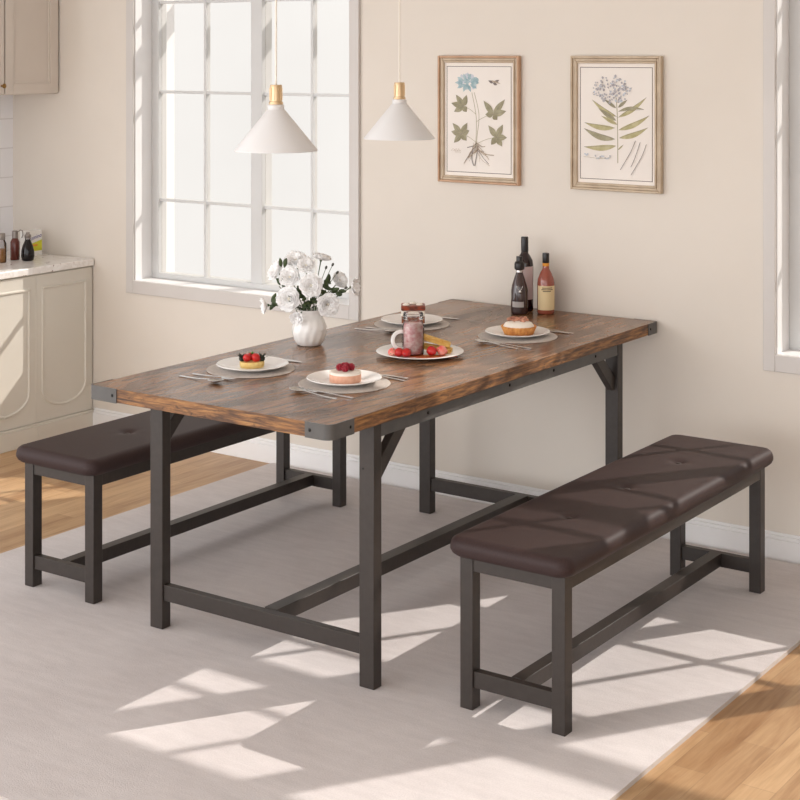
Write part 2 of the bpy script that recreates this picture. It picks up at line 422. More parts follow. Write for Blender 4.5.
# ------------------------------------------------------------------ dining table
TC = (-2.870, 4.122, 0)
tb = thing('dining_table', 'long rustic brown wooden dining table on dark metal legs, set for four', 'table', TC)
hx, hy = 0.430, 0.943
zt, th = 0.75, 0.039
top_pts = []
for cx_, cy_, r_, a0 in ((1,-1,0.024,-90),(1,1,0.008,0),(-1,1,0.008,90),(-1,-1,0.012,180)):
    for k in range(9):
        a = R(a0+90*k/8); top_pts.append((cx_*(hx-r_)+r_*math.cos(a), cy_*(hy-r_)+r_*math.sin(a)))
MB().prism(top_pts, zt-th, zt, mi=1, mtop=0).build('tabletop', ['wood','wood_edge'], tb, bevel=0.0015, angle=30)
def bracket(sx, sy, r, LX, LY):
    t = 0.0025
    path = [(hx-LX, hy)]
    for k in range(9):
        a = R(90-90*k/8); path.append((hx-r+r*math.cos(a), hy-r+r*math.sin(a)))
    path.append((hx, hy-LY))
    path = [(x*sx, y*sy) for x, y in path]
    m = MB(); n = len(path); out = []
    for i, (x, y) in enumerate(path):
        a = Vector(path[max(i-1,0)]); b = Vector(path[min(i+1,n-1)]); d = (b-a).normalized(); nn = Vector((-d.y, d.x))
        if nn.dot(Vector((sx,sy))) < 0: nn = -nn
        out.append((x+nn.x*t, y+nn.y*t))
    z0, z1 = zt-th-0.001, zt+0.0006
    vs = [(x,y,z0) for x,y in path]+[(x,y,z0) for x,y in out]+[(x,y,z1) for x,y in path]+[(x,y,z1) for x,y in out]
    fs = []
    for i in range(n-1):
        fs += [(n+i,n+i+1,3*n+i+1,3*n+i),(i,2*n+i,2*n+i+1,i+1),(2*n+i,3*n+i,3*n+i+1,2*n+i+1),(i,i+1,n+i+1,n+i)]
    fs += [(0,n,3*n,2*n),(n-1,3*n-1,4*n-1,2*n-1)]
    m.add(vs, fs)
    o = m.build('corner_bracket', 'bracket', tb, angle=50)
    o['label'] = 'dark grey metal corner bracket'
    for px, py, ax in ((hx-LX+0.016, hy+0.002, 'y'), (hx+0.002, hy-LY+0.016, 'x')):
        T = Matrix.Translation((px*sx, py*sy, zt-th/2)) @ (Matrix.Rotation(R(-90*sy),4,'X') if ax == 'y' else Matrix.Rotation(R(90*sx),4,'Y'))
        MB().lathe([(0.0045,-0.004),(0.0045,0.0012),(0.003,0.0025),(0,0.003)], 10, T=T).build('bolt', 'bolt', o)
for sx, sy, r, LX, LY in ((-1,-1,0.012,0.105,0.09),(1,-1,0.024,0.080,0.100),(1,1,0.008,0.09,0.072),(-1,1,0.008,0.09,0.09)): bracket(sx, sy, r, LX, LY)
lx, ly = 0.408, 0.7235      # outer leg faces
LW, LD = 0.0486, 0.036
for sx in (-1,1):
    for sy in (-1,1):
        xa, xb = sorted((sx*lx, sx*(lx-LW))); ya, yb = sorted((sy*ly, sy*(ly-LD)))
        box_obj('leg', 'metal', xa, xb, ya, yb, 0.0, zt-th, tb, bevel=0.002)
        b = MB(); xm = sx*(lx-LW*0.5)
        b.beam((xm, sy*(ly-LD+0.002), 0.562), (xm, sy*(ly-LD-0.135), 0.695), 0.024, 0.040)
        b.build('brace', 'metal', tb, bevel=0.0015)
    x0, x1 = sorted((sx*(lx-0.002), sx*(lx-0.034)))
    rl = box_obj('side_rail', 'bracket', x0, x1, -ly+LD, ly-LD, 0.668, zt-th, tb, bevel=0.001)
    for y in (-0.462,-0.02,0.25,0.53):
        T = Matrix.Translation((sx*(lx-0.002), y, 0.690)) @ Matrix.Rotation(R(90*sx),4,'Y')
        MB().lathe([(0.005,-0.003),(0.005,0.0015),(0.003,0.003),(0,0.0034)], 10, T=T).build('bolt', 'bolt', rl)
for sy in (-1,1):
    ya, yb = sorted((sy*(ly-0.006), sy*(ly-0.030)))
    box_obj('crossbar', 'metal', -lx+LW, lx-LW, ya, yb, 0.084, 0.131, tb, bevel=0.0015)
    ya, yb = sorted((sy*(ly-0.004), sy*(ly-0.030)))
    box_obj('end_rail', 'metal', -lx+LW, lx-LW, ya, yb, zt-th-0.022, zt-th, tb)
box_obj('stretcher', 'metal', 0.006, 0.052, -ly+0.03, ly-0.03, 0.092, 0.134, tb, bevel=0.0015)
b = MB()
for z in (0.585,):
    T = Matrix.Translation((lx-LW*0.72, -ly, z)) @ Matrix.Rotation(R(90),4,'X')
    b.lathe([(0.003,-0.002),(0.003,0.001),(0,0.0015)], 8, T=T)
b.build('bolt', 'bolt', tb)

# ------------------------------------------------------------------ benches
def make_bench(label):
    t = thing('bench', label, 'bench', (0,0,0), 0, 'padded benches at the table')
    bx, by, w = 0.1545, 0.6465, 0.038
    for sx in (-1,1):
        for sy in (-1,1):
            xa, xb = sorted((sx*bx, sx*(bx-w))); ya, yb = sorted((sy*by, sy*(by-w)))
            box_obj('leg', 'metal', xa, xb, ya, yb, 0, 0.4005, t, bevel=0.0015)
    a = MB()
    for s in (-1,1):
        ya, yb = sorted((s*(by-0.003), s*(by-0.024))); a.box(-bx+w, bx-w, ya, yb, 0.358, 0.4005)
        xa, xb = sorted((s*(bx-0.001), s*(bx-0.022))); a.box(xa, xb, -by+w, by-w, 0.358, 0.4005)
    a.build('apron', 'metal', t, bevel=0.001)
    for s in (-1,1):
        ya, yb = sorted((s*(by-0.006), s*(by-0.030)))
        box_obj('crossbar', 'metal', -bx+w, bx-w, ya, yb, 0.057, 0.100, t, bevel=0.001)
    box_obj('stretcher', 'metal', -0.018, 0.020, -by+0.03, by-0.03, 0.060, 0.101, t, bevel=0.001)
    # padded seat
    HX, HY, RC, RE, Z0, Z1 = 0.181, 0.681, 0.040, 0.024, 0.399, 0.4475
    btn = [(0,-0.343),(0,0.0),(0,0.343)]
    def axis(h, n):
        out = [-h + RE*1.6*(1-math.cos(k/8*PI/2)) for k in range(8)]
        inner = [-h+RE*1.6 + (2*h-RE*3.2)*k/n for k in range(n+1)]
        return out + inner + [-q for q in reversed(out)]
    xs, ys = axis(HX, 36), axis(HY, 130)
    m = MB(); nx, ny = len(xs), len(ys); top = []
    for y in ys:
        for x in xs:
            qx, qy = abs(x)-(HX-RC), abs(y)-(HY-RC)
            px_, py_ = x, y
            if qx > 0 and qy > 0:
                L = math.hypot(qx,qy); d = RC-L
                if d < 0:
                    qx *= RC/L; qy *= RC/L; d = 0
                    px_ = math.copysign(HX-RC+qx, x); py_ = math.copysign(HY-RC+qy, y)
            else: d = RC-max(qx,qy)
            z = Z1
            if d < RE: z -= RE - math.sqrt(max(0, RE*RE-(RE-d)**2))
            z += 0.004*max(0,(1-(x/HX)**2))*max(0,1-(y/HY)**4)
            for (bx_, by_) in btn:
                r2 = math.hypot(x-bx_, y-by_)
                z -= 0.0105*math.exp(-(r2/0.022)**2)
                an = math.atan2(y-by_, x-bx_)
                z -= 0.0014*math.exp(-(r2/0.055)**2)*(0.5+0.5*math.cos(4*an+0.6))
            top.append((px_,py_,z))
    fs = []
    for j in range(ny-1):
        for i in range(nx-1): fs.append((j*nx+i, j*nx+i+1, (j+1)*nx+i+1, (j+1)*nx+i))
    loop = [i for i in range(nx)] + [j*nx+nx-1 for j in range(1,ny)] + [(ny-1)*nx+i for i in range(nx-2,-1,-1)] + [j*nx for j in range(ny-2,0,-1)]
    n0 = len(top); L = len(loop); vs = list(top)
    for (k, zz) in ((1.0, Z0+0.016), (0.985, Z0+0.006), (0.96, Z0)):
        for q in loop:
            x, y, z = top[q]; ex, ey = HX*(1-k)*4, HY*(1-k)
            vs.append((x-math.copysign(min(abs(x),(1-k)*0.25),x), y-math.copysign(min(abs(y),(1-k)*0.25),y), zz))
    prev = loop
    for r in range(3):
        cur = [n0+r*L+i for i in range(L)]
        for i in range(L):
            j = (i+1) % L; fs.append((prev[j], prev[i], cur[i], cur[j]))
        prev = cur
    fs.append(tuple(prev))
    m.add(vs, fs)
    cu = m.build('seat_cushion', 'leather', t, angle=70)
    cu['label'] = 'dark brown leather tufted cushion'
    for bx_, by_ in btn:
        MB().ball((bx_,by_,Z1-0.0055), 0.0085, 1.0, 1.0, 0.42).build('button', 'button', cu)
    return t
bench = make_bench('dark leather padded bench standing in front, at the right of the table')
bench.location = (-2.062, 4.087, 0)
another(bench, (-3.704, 4.079, 0), 0, 'dark leather padded bench on the far side of the table by the cabinets')

# ------------------------------------------------------------------ kitchen
CX = -5.250
def rounded_panel(y0, y1, z0, z1, r, rz, w, x, d):
    """U-bottomed moulding loop on a face at x, in the YZ plane"""
    pts = [(y0,z1)]
    for k in range(13):
        a = R(180+90*k/12); pts.append((y0+r+r*math.cos(a), z0+rz+rz*math.sin(a)))
    for k in range(13):
        a = R(270+90*k/12); pts.append((y1-r+r*math.cos(a), z0+rz+rz*math.sin(a)))
    pts.append((y1,z1)); n = len(pts)
    cy, cz = (y0+y1)/2, (z0+z1)/2
    m = MB(); rings = []
    nrm = []
    for i in range(n):
        a = Vector(pts[i-1]); b = Vector(pts[(i+1)%n]); p = Vector(pts[i])
        e1 = (p-a).normalized(); e2 = (b-p).normalized(); q = (e1+e2).normalized(); nv = Vector((-q.y,q.x))
        k = 1/max(0.5, nv.dot(Vector((-e1.y,e1.x)))); nrm.append(nv*k)
    o = len(m.v)
    for off, dx in ((0,0),(w*0.3,d),(w*0.7,d),(w,0)):
        for p, nv in zip(pts, nrm): m.v.append((x+dx, p[0]+nv.x*off, p[1]+nv.y*off))
    for q in range(3):
        for i in range(n):
            j = (i+1) % n; m.f.append([o+q*n+i, o+q*n+j, o+(q+1)*n+j, o+(q+1)*n+i]); m.m.append(0)
    return m
for k, (y0, y1, lab) in enumerate(((4.7345,5.068,'greige base cabinet against the beige wall, nearest the window'),
                                   (4.4015,4.7340,'greige base cabinet with a sunlit door at the left edge of the photo'),
                                   (4.069,4.4010,'greige base cabinet beyond the left edge of the photo'))):
    c = thing('base_cabinet', lab, 'cabinet', (-5.50, (y0+y1)/2, FZ), 0, 'kitchen base cabinets')
    ox, oy, oz = c.location
    MB().box(XL+0.004-ox, CX-0.012-ox, y0-oy, y1-oy, 0.05, 0.738).build('body', 'cab', c)
    MB().box(XL+0.02-ox, CX+0.014-ox, y0-oy, y1-oy, 0, 0.078).box(CX-0.012-ox, CX+0.010-ox, y0-oy, y1-oy, 0.078, 0.088).build('plinth', 'cab', c, bevel=0.002)
    dr = MB().box(CX-0.012-ox, CX-ox, y0+0.0002-oy, y1-0.0002-oy, 0.090, 0.733).build('door', 'cab', c)
    rounded_panel(y0+0.030-oy, y1-0.034-oy, 0.128-FZ, 0.668-FZ, 0.1345, 0.085, 0.013, CX-ox, 0.006).build('moulding', 'cab', dr)
ct = thing('worktop', 'white speckled marble worktop on the base cabinets', 'worktop', (-5.51,4.57,0.726))
MB().box(XL+0.001+5.51, CX+0.012+5.51, -0.50, 0.500, 0.0005, 0.032).build('slab', 'marble', ct, bevel=0.005, seg=3)

UX = -5.467
for k, (y0, y1, lab) in enumerate(((4.752,5.070,'warm grey wall cabinet hung in the corner by the beige wall'),
                                   (4.430,4.749,'warm grey wall cabinet with a brass knob at the left edge of the photo'))):
    c = thing('wall_cabinet', lab, 'cabinet', (-5.62,(y0+y1)/2,1.503), 0, 'kitchen wall cabinets')
    ox, oy, oz = c.location
    MB().box(XL+0.001-ox, UX-0.018-ox, y0-oy, y1-oy, 0, 0.78).build('body', 'upcab', c, bevel=0.001)
    d = MB(); s = 0.046
    ya, yb, za, zb = y0+0.001-oy, y1-0.005-oy, 0.004, 0.776
    d.box(UX-0.018-ox, UX-0.010-ox, ya, yb, za, zb)
    d.box(UX-0.010-ox, UX-ox, ya, ya+s, za, zb); d.box(UX-0.010-ox, UX-ox, yb-s, yb, za, zb)
    d.box(UX-0.010-ox, UX-ox, ya+s, yb-s, za, za+s); d.box(UX-0.010-ox, UX-ox, ya+s, yb-s, zb-s, zb)
    d.box(UX-0.010-ox, UX-0.004-ox, ya+s, ya+s+0.010, za+s, zb-s); d.box(UX-0.010-ox, UX-0.004-ox, yb-s-0.010, yb-s, za+s, zb-s)
    d.box(UX-0.010-ox, UX-0.004-ox, ya+s+0.010, yb-s-0.010, za+s, za+s+0.010)
    dr = d.build('door', 'upcab', c, bevel=0.0015)
    if k == 1:
        T = Matrix.Translation((UX-ox, 4.730-oy, 0.042)) @ Matrix.Rotation(R(90),4,'Y')
        kn = MB().lathe([(0.005,-0.001),(0.004,0.008),(0.010,0.014),(0.011,0.019),(0.007,0.023),(0,0.024)], 16, T=T).build('knob', 'knob_brass', dr)
        kn['label'] = 'small aged brass knob'

ZC = 0.7582
def lathe_thing(name, label, cat, loc, parts, group=None, rotz=0):
    t = thing(name, label, cat, loc, rotz, group)
    for nm, m, prof in parts: MB().lathe(prof, 28).build(nm, m, t, angle=50)
    return t
t = lathe_thing('spice_jar', 'glass jar of amber spice with a grey cap on the worktop, leftmost', 'jar', (-5.487,4.742,ZC), [
    ('contents', 'jar_amber', [(0,0.002),(0.021,0.002),(0.021,0.060),(0,0.061)]),
    ('glass', 'glass', [(0,0),(0.023,0),(0.0245,0.004),(0.0245,0.085),(0.018,0.098),(0.018,0.104)]),
    ('cap', 'lid_grey', [(0.019,0.102),(0.0195,0.103),(0.0195,0.128),(0.018,0.130),(0,0.130)])])
t = thing('syrup_bottle', 'red brown syrup bottle with a wire handle on the worktop', 'bottle', (-5.505,4.840,ZC))
MB().lathe([(0,0),(0.019,0),(0.021,0.003),(0.021,0.080),(0.014,0.095),(0.011,0.100)], 24).build('body', 'jar_brown', t)
MB().lathe([(0.012,0.098),(0.0135,0.099),(0.0135,0.128),(0.010,0.132),(0,0.132)], 20).build('cap', 'lid_grey', t)
MB().tube([(0.010,0.009,0.126),(0.017,0.016,0.134),(0.024,0.023,0.130),(0.025,0.024,0.110),(0.022,0.020,0.098)], 0.0025, 8).build('handle', 'lid_grey', t)
lathe_thing('vinegar_bottle', 'bulbous dark vinegar bottle in front of the carton on the worktop', 'bottle', (-5.432,4.850,ZC), [
    ('body', 'dark_vinegar', [(0,0),(0.020,0),(0.026,0.004),(0.0295,0.022),(0.0285,0.045),(0.022,0.070),(0.0135,0.090),(0.012,0.094)]),
    ('neck', 'glass', [(0.012,0.093),(0.0115,0.100),(0.014,0.106)]),
    ('cap', 'lid_grey', [(0.0135,0.104),(0.0145,0.105),(0.0145,0.116),(0.009,0.120),(0.008,0.128),(0,0.129)])])

# lettering as raised print
def text_obj(name, body, size, m, parent, M4, shear=0.0):
    cu = bpy.data.curves.new(name, 'FONT'); cu.body = body; cu.size = size; cu.extrude = 0.0002; cu.shear = shear
    cu.align_x = 'CENTER'; cu.align_y = 'CENTER'
    o = bpy.data.objects.new(name, cu); COL.objects.link(o)
    dg = bpy.context.evaluated_depsgraph_get(); me = bpy.data.meshes.new_from_object(o.evaluated_get(dg))
    bpy.data.objects.remove(o); bpy.data.curves.remove(cu)
    me.transform(M4); me.materials.clear(); me.materials.append(M[m])
    o = bpy.data.objects.new(name, me); COL.objects.link(o); o.parent = parent; return o
cb = thing('sugar_carton', 'white and yellow carton with blue lettering standing in the worktop corner', 'carton', (-5.560,4.983,ZC))
MB().box(-0.022,0.022,-0.047,0.047,0,0.116).build('carton', 'box_white', cb, bevel=0.001)
p = MB()
p.add([(0.0225,-0.047,0.022),(0.0225,0.047,0.022),(0.0225,0.047,0.072),(0.0225,-0.047,0.050)], [(0,1,2,3)])
p.build('colour_band', 'box_yellow', cb)
MB().prism(rrect(-0.018,0.020,0.044,0.053,0.003,3), 0, 0.0004, T=Matrix(((0,0,1,0.0226),(1,0,0,0),(0,1,0,0),(0,0,0,1)))).build('stripe', 'box_orange', cb)
BM = Matrix.Translation((0.0225,0,0.084)) @ Matrix(((0,0,1,0),(1,0,0,0),(0,1,0,0),(0,0,0,1))) @ Matrix.Rotation(R(12),4,'Z')
text_obj('lettering', 'Domino', 0.026, 'box_blue', cb, BM, 0.3)

# ------------------------------------------------------------------ framed prints
def pframe(label, xc, edge):
    W, H, D = 0.362, 0.484, 0.026
    t = thing('framed_print', label, 'picture', (xc, WY-0.001, 1.4405), 0, 'framed botanical prints')
    def ring(m, a, b, c, d, y0, y1, mi=0):   # outer half sizes a,b inner c,d
        m.box(-a,-c,-y1,-y0,-b,b,mi); m.box(c,a,-y1,-y0,-b,b,mi); m.box(-c,c,-y1,-y0,d,b,mi); m.box(-c,c,-y1,-y0,-b,-d,mi)
    f = MB(); hw, hh = W/2, H/2
    ring(f, hw, hh, hw-0.009, hh-0.009, 0, D-0.004, 1)
    ring(f, hw-0.009, hh-0.009, hw-0.019, hh-0.019, 0, D-0.010)
    ring(f, hw-0.019, hh-0.019, hw-0.027, hh-0.027, 0, D-0.006)
    f.build('frame', ['frame_wood', edge], t, bevel=0.003)
    MB().box(-hw+0.026,hw-0.026,-0.010,-0.002,-hh+0.026,hh-0.026).build('mount', 'board', t)
    return t, hw-0.037, hh-0.040
class Draw:
    """flat inks on the paper; u,v in -1..1 of the paper's half sizes"""
    def __init__(s, hx, hz): s.m = MB(); s.hx = hx; s.hz = hz; s.k = 0
    def P(s, u, v): return (u*s.hx, v*s.hz)
    def poly(s, pts, mi):
        s.k += 1; y = -0.0116-0.00002*s.k
        s.m.add([(x,y,z) for x,z in pts], [tuple(range(len(pts)))], mi)
    def leaf(s, a, b, w, mi, bend=0.0):
        a, b = Vector(s.P(*a)), Vector(s.P(*b)); d = b-a; n = Vector((-d.y,d.x)); L = d.length
        if L < 1e-6: return
        n /= L; up, dn = [], []
        for k in range(11):
            q = k/10; h = w*math.sin(PI*q**0.8); c = a+d*q+n*(bend*L*math.sin(PI*q)); up.append(c+n*h); dn.append(c-n*h)
        s.poly([tuple(p) for p in up+dn[-2:0:-1]], mi)
    def line(s, pts, w, mi):
        P = [Vector(s.P(*p)) for p in pts]; Q = []
        for i in range(len(P)-1):
            for k in range(6):
                q = k/6; p0, p1, p2, p3 = P[max(i-1,0)], P[i], P[i+1], P[min(i+2,len(P)-1)]
                Q.append(0.5*((2*p1)+(p2-p0)*q+(2*p0-5*p1+4*p2-p3)*q*q+(3*p1-p0-3*p2+p3)*q**3))
        Q.append(P[-1]); L, Rr = [], []
        for i, p in enumerate(Q):
            d = (Q[min(i+1,len(Q)-1)]-Q[max(i-1,0)]).normalized(); n = Vector((-d.y,d.x)); L.append(p+n*w); Rr.append(p-n*w)
        s.k += 1; y = -0.0116-0.00002*s.k
        for i in range(len(Q)-1):
            s.m.add([(p.x,y,p.y) for p in (L[i],L[i+1],Rr[i+1],Rr[i])], [(0,1,2,3)], mi)
    def blob(s, u, v, r, mi, n=12, jit=0.2, ax=1.0):
        c = Vector(s.P(u,v)); s.poly([(c.x+ax*r*(1+random.uniform(-jit,jit))*math.cos(2*PI*k/n), c.y+r*(1+random.uniform(-jit,jit))*math.sin(2*PI*k/n)) for k in range(n)], mi)
INKS = ['paper','line','p_teal','p_green','p_olive','p_brown','p_grey','p_dark','p_stem','p_pale']
def paper(t, hx, hz):
    d = Draw(hx, hz); d.m.box(-hx,hx,-0.0112,-0.010,-hz,hz,0); b = 0.0011
    for (x0,x1,z0,z1) in ((-hx,hx,hz-b*2,hz),(-hx,hx,-hz,-hz+b*2),(-hx,-hx+b*2,-hz,hz),(hx-b*2,hx,-hz,hz)):
        d.m.box(x0,x1,-0.0115,-0.0111,z0,z1,1)
    return d
def cu_(x, y, x0, x1, y0, y1): return ((x-x0)/(x1-x0)*2-1, 1-(y-y0)/(y1-y0)*2)
# print with the blue flower
t, hx_, hz_ = pframe('framed botanical print with a teal blue flower and roots, nearer the window', -3.178, 'frame_copper')
d = paper(t, hx_, hz_); c1 = lambda x, y: cu_(x, y, 90, 280, 78, 412)
for st in ([(172,160),(186,230),(180,300),(176,350)], [(165,160),(178,240),(176,330)]): d.line([c1(*p) for p in st], 0.0011, 8)
for k in range(26):
    a = random.uniform(0,2*PI); r = math.sqrt(random.random()); u, v = c1(151+30*r*math.cos(a), 128+22*r*math.sin(a)); d.blob(u, v, random.uniform(0.006,0.011), 2 if k % 3 else 9, 9, 0.3)
for k in range(10):
    a = 2*PI*k/10; d.leaf(c1(151+12*math.cos(a),130+8*math.sin(a)), c1(151+36*math.cos(a),130+30*math.sin(a)), 0.007, 2)
for (cx, cy, tips) in ((140,205,[(118,168),(150,168),(112,222),(150,222),(104,195)]), (134,292,[(108,258),(152,256),(104,285),(112,320),(158,280),(150,312)]),
                       (228,228,[(200,185),(262,180),(205,228),(266,216),(240,244)]), (238,298,[(214,262),(256,258),(268,298),(222,322),(254,326)])):
    d.line([c1(178,cy+24), c1((cx+178)/2,cy+8), c1(cx,cy)], 0.0008, 8)
    for q in tips: d.leaf(c1(cx,cy), c1(*q), 0.0120, 3)
    for q in tips: d.line([c1(cx,cy), c1(*q)], 0.0004, 7)
for q in ((246,120),(240,136),(214,122)): d.leaf(c1(228,130), c1(*q), 0.005, 7)
d.leaf(c1(222,122), c1(250,132), 0.003, 5)
for k in range(22):
    x = 176+random.uniform(-8,10); y = 320+random.uniform(-6,20); ex = x+random.uniform(-44,80)*0.8; ey = min(394, y+random.uniform(8,66))
    d.line([c1(x,y), c1((x+ex)/2+random.uniform(-6,6),(y+ey)/2+random.uniform(-4,10)), c1(ex,ey)], random.choice((0.0006,0.001,0.0016)), random.choice((5,5,7)))
for k in range(6): d.line([c1(104+k*5,346), c1(112+k*4,338+5*(k%2)), c1(118+k*3,352)], 0.0004, 5)
o = d.m.build('print', INKS, t); o['label'] = 'teal flower drawing on cream paper'
# print with the grey flower head
t, hx_, hz_ = pframe('framed botanical print with a grey flower head and long olive leaves, nearer the right window', -2.600, 'frame_wood')
d = paper(t, hx_, hz_); c2 = lambda x, y: cu_(x, y, 495, 715, 88, 430)
d.line([c2(606,180), c2(610,250), c2(611,378)], 0.0015, 8)
for a, b, w, bd, mi in (((608,238),(532,188),0.0075,0.06,4),((612,240),(697,178),0.0085,-0.05,4),((612,222),(690,214),0.006,0.08,3),((606,250),(552,214),0.009,0,3),
                    ((602,272),(509,258),0.010,0.06,4),((603,306),(507,276),0.011,0.08,3),((606,326),(507,332),0.0105,0.05,4),((613,278),(706,232),0.0095,-0.05,4),
                    ((615,302),(702,268),0.0095,-0.06,4),((610,262),(560,236),0.007,0,4),((612,210),(640,186),0.006,0,3),((606,212),(570,186),0.006,0,3),((612,338),(628,322),0.003,0,4)):
    d.leaf(c2(*a), c2(*b), w, mi, bd); d.line([c2(*a), c2(*b)], 0.0005, 7)
for k in range(120):
    a = random.uniform(0,2*PI); r = math.sqrt(random.random()); x, y = 592+58*r*math.cos(a), 155+42*r*math.sin(a)
    d.blob(*c2(x,y), random.uniform(0.003,0.0055), 6 if k % 4 else 9, 8, 0.35)
    if k % 2 == 0: d.line([c2(x,y), c2(x+random.uniform(-6,6),y+random.uniform(-6,6))], 0.0006, 7)
for pts in ([(666,308),(650,345),(620,398)], [(680,312),(664,360),(652,388)], [(698,318),(684,356),(652,412)]): d.line([c2(*p) for p in pts], 0.0010, 7)
for k in range(3): d.blob(*c2(512+k*4,354+3*(k%2)), 0.0035, 9, 8)
for k in range(10): d.blob(*c2(544+k*5,362+random.uniform(-5,5)), 0.0035, 9 if k % 3 else 6, 8)
d.line([c2(508,362), c2(560,366), c2(592,362)], 0.0005, 8)
o = d.m.build('print', INKS, t); o['label'] = 'grey flower drawing on cream paper'

# ------------------------------------------------------------------ pendant lamps
def pendant(label, x, y, z0):
    t = thing('pendant_lamp', label, 'lamp', (x, y, z0), 0, 'white cone pendant lamps')
    MB().lathe([(0.109,0.0006),(0.1125,0.0),(0.1128,0.003),(0.026,0.109),(0.020,0.115),(0.018,0.114),(0.024,0.106),(0.109,0.004),(0.109,0.0006)], 56).build('shade', 'shade', t, angle=50)
    MB().lathe([(0.0215,0.112),(0.0225,0.114),(0.0225,0.123),(0.019,0.126),(0,0.126)], 28).build('collar', 'shade', t)
    s = MB(); s.lathe([(0.0185,0.124),(0.0195,0.126),(0.0195,0.132),(0.0165,0.134),(0.0165,0.176),(0.0155,0.179),(0,0.179)], 28)
    for k in range(10):
        a = 2*PI*k/10; s.box(0.0155,0.0178,-0.0022,0.0022,0.137,0.171, T=Matrix.Rotation(a,4,'Z'))
    so = s.build('socket', 'brass', t); so['label'] = 'fluted brass lamp socket'
    MB().tube([(0,0,0.176),(0,0,CEIL-z0-0.02)], 0.0028, 8).build('cord', 'cord', t)
    MB().lathe([(0.045,CEIL-z0-0.022),(0.048,CEIL-z0-0.018),(0.048,CEIL-z0),(0,CEIL-z0)], 28).lathe([(0,CEIL-z0-0.024),(0.045,CEIL-z0-0.022)],28).build('canopy', 'shade', t)
pendant('white cone pendant lamp hanging in front of the window panes', -2.725, 3.310, 1.430)
pendant('white cone pendant lamp hanging beside the left framed print', -2.870, 4.100, 1.422)

# ------------------------------------------------------------------ table settings
Z = 0.7503
def placemat(label, x, y):
    o = MB().lathe([(0,0),(0.131,0),(0.132,0.001),(0.131,0.0024),(0,0.0024)], 56).build('placemat', 'mat', None, (x,y,Z), angle=50)
    return tag(o, label, 'placemat', 'round placemats')
def plate_prof(r, h=0.012):
    return [(0,0.0005),(r*0.56,0.0),(r*0.60,0.001),(r*0.985,h),(r,h+0.001),(r*0.985,h+0.0028),(r*0.62,0.005),(r*0.56,0.0042),(0,0.0042)]
def plate(label, x, y):
    o = MB().lathe(plate_prof(0.108,0.014), 56).build('plate', 'china', None, (x,y,Z+0.0026), angle=60)
    return tag(o, label, 'plate', 'white dinner plates')
PL = {1:(-3.066,3.606), 2:(-2.713,3.602), 3:(-3.110,4.520), 4:(-2.690,4.530)}
wh = {1:'strawberry tart', 2:'raspberry cheesecake', 3:'glazed cake', 4:'cream tart'}
for k, (x, y) in PL.items():
    placemat('round grey placemat under the plate of %s' % wh[k], x, y)
    plate('round white plate holding the %s' % wh[k], x+(0.004 if k == 1 else -0.004), y+0.004)
ZP = Z+0.0026+0.0044

def strawberry(m, c, s, T, mi=0):
    def fn(p): k = 1-0.32*max(0,-p.z)-0.12*max(0,p.z); return Vector((p.x*k, p.y*k, p.z*1.15))
    m.ball(c, s, n=16, m=11, mi=mi, jit=0.025, T=T, fn=fn)
def rot(x, y, z): return Matrix.Rotation(R(z),3,'Z') @ Matrix.Rotation(R(y),3,'Y') @ Matrix.Rotation(R(x),3,'X')
CR = Vector((0.8195, 0.5731, 0))       # a sideways direction across the table
# strawberry tart
t = thing('strawberry_tart', 'small round strawberry tart with dark leafy strawberries on a plate', 'dessert', (-3.066,3.612,ZP))
MB().lathe([(0,0),(0.034,0),(0.0365,0.003),(0.037,0.014),(0.035,0.017),(0,0.0175)], 36).build('tart_base', 'custard', t)
for i, (u, v, s, rx, rz) in enumerate(((-0.014,-0.012,0.0125,70,20),(0.013,-0.010,0.0135,60,-20),(-0.004,0.014,0.012,50,160))):
    p = Vector((0.8195,0.5731,0))*u + Vector((-0.5731,0.8195,0))*v + Vector((0,0,0.0285))
    m = MB(); strawberry(m, p, s, rot(rx,0,rz)); m.build('strawberry', 'strawberry', t)
for u, v in ((-0.030,-0.004),(0.030,-0.002)):
    m = MB(); p = CR*u + Vector((-0.5731,0.8195,0))*v
    for k in range(9):
        a = 2*PI*k/9+0.3; dr = Vector((math.cos(a)*0.8, math.sin(a)*0.8, 0.25+0.9*((k*5)%7)/7)).normalized(); q = p+Vector((0,0,0.026))
        sd = dr.cross(Vector((0,0,1))).normalized()*0.0045
        m.add([q-sd*0.5, q+dr*0.009+sd, q+dr*0.019, q+dr*0.009-sd], [(0,1,2,3)])
    m.ball(p+Vector((0,0,0.0245)), 0.0085, n=10, m=7)
    m.build('calyx', 'calyx', t, solid=0.001)
m = MB()
for k in range(4):
    a = 2*PI*k/4+0.5; q = Vector((0,0,0.038)); dr = Vector((math.cos(a),math.sin(a),0.5)).normalized(); sd = dr.cross(Vector((0,0,1))).normalized()*0.004
    m.add([q, q+dr*0.006+sd, q+dr*0.012, q+dr*0.006-sd], [(0,1,2,3)])
m.build('mint_leaf', 'mint', t, solid=0.0008)
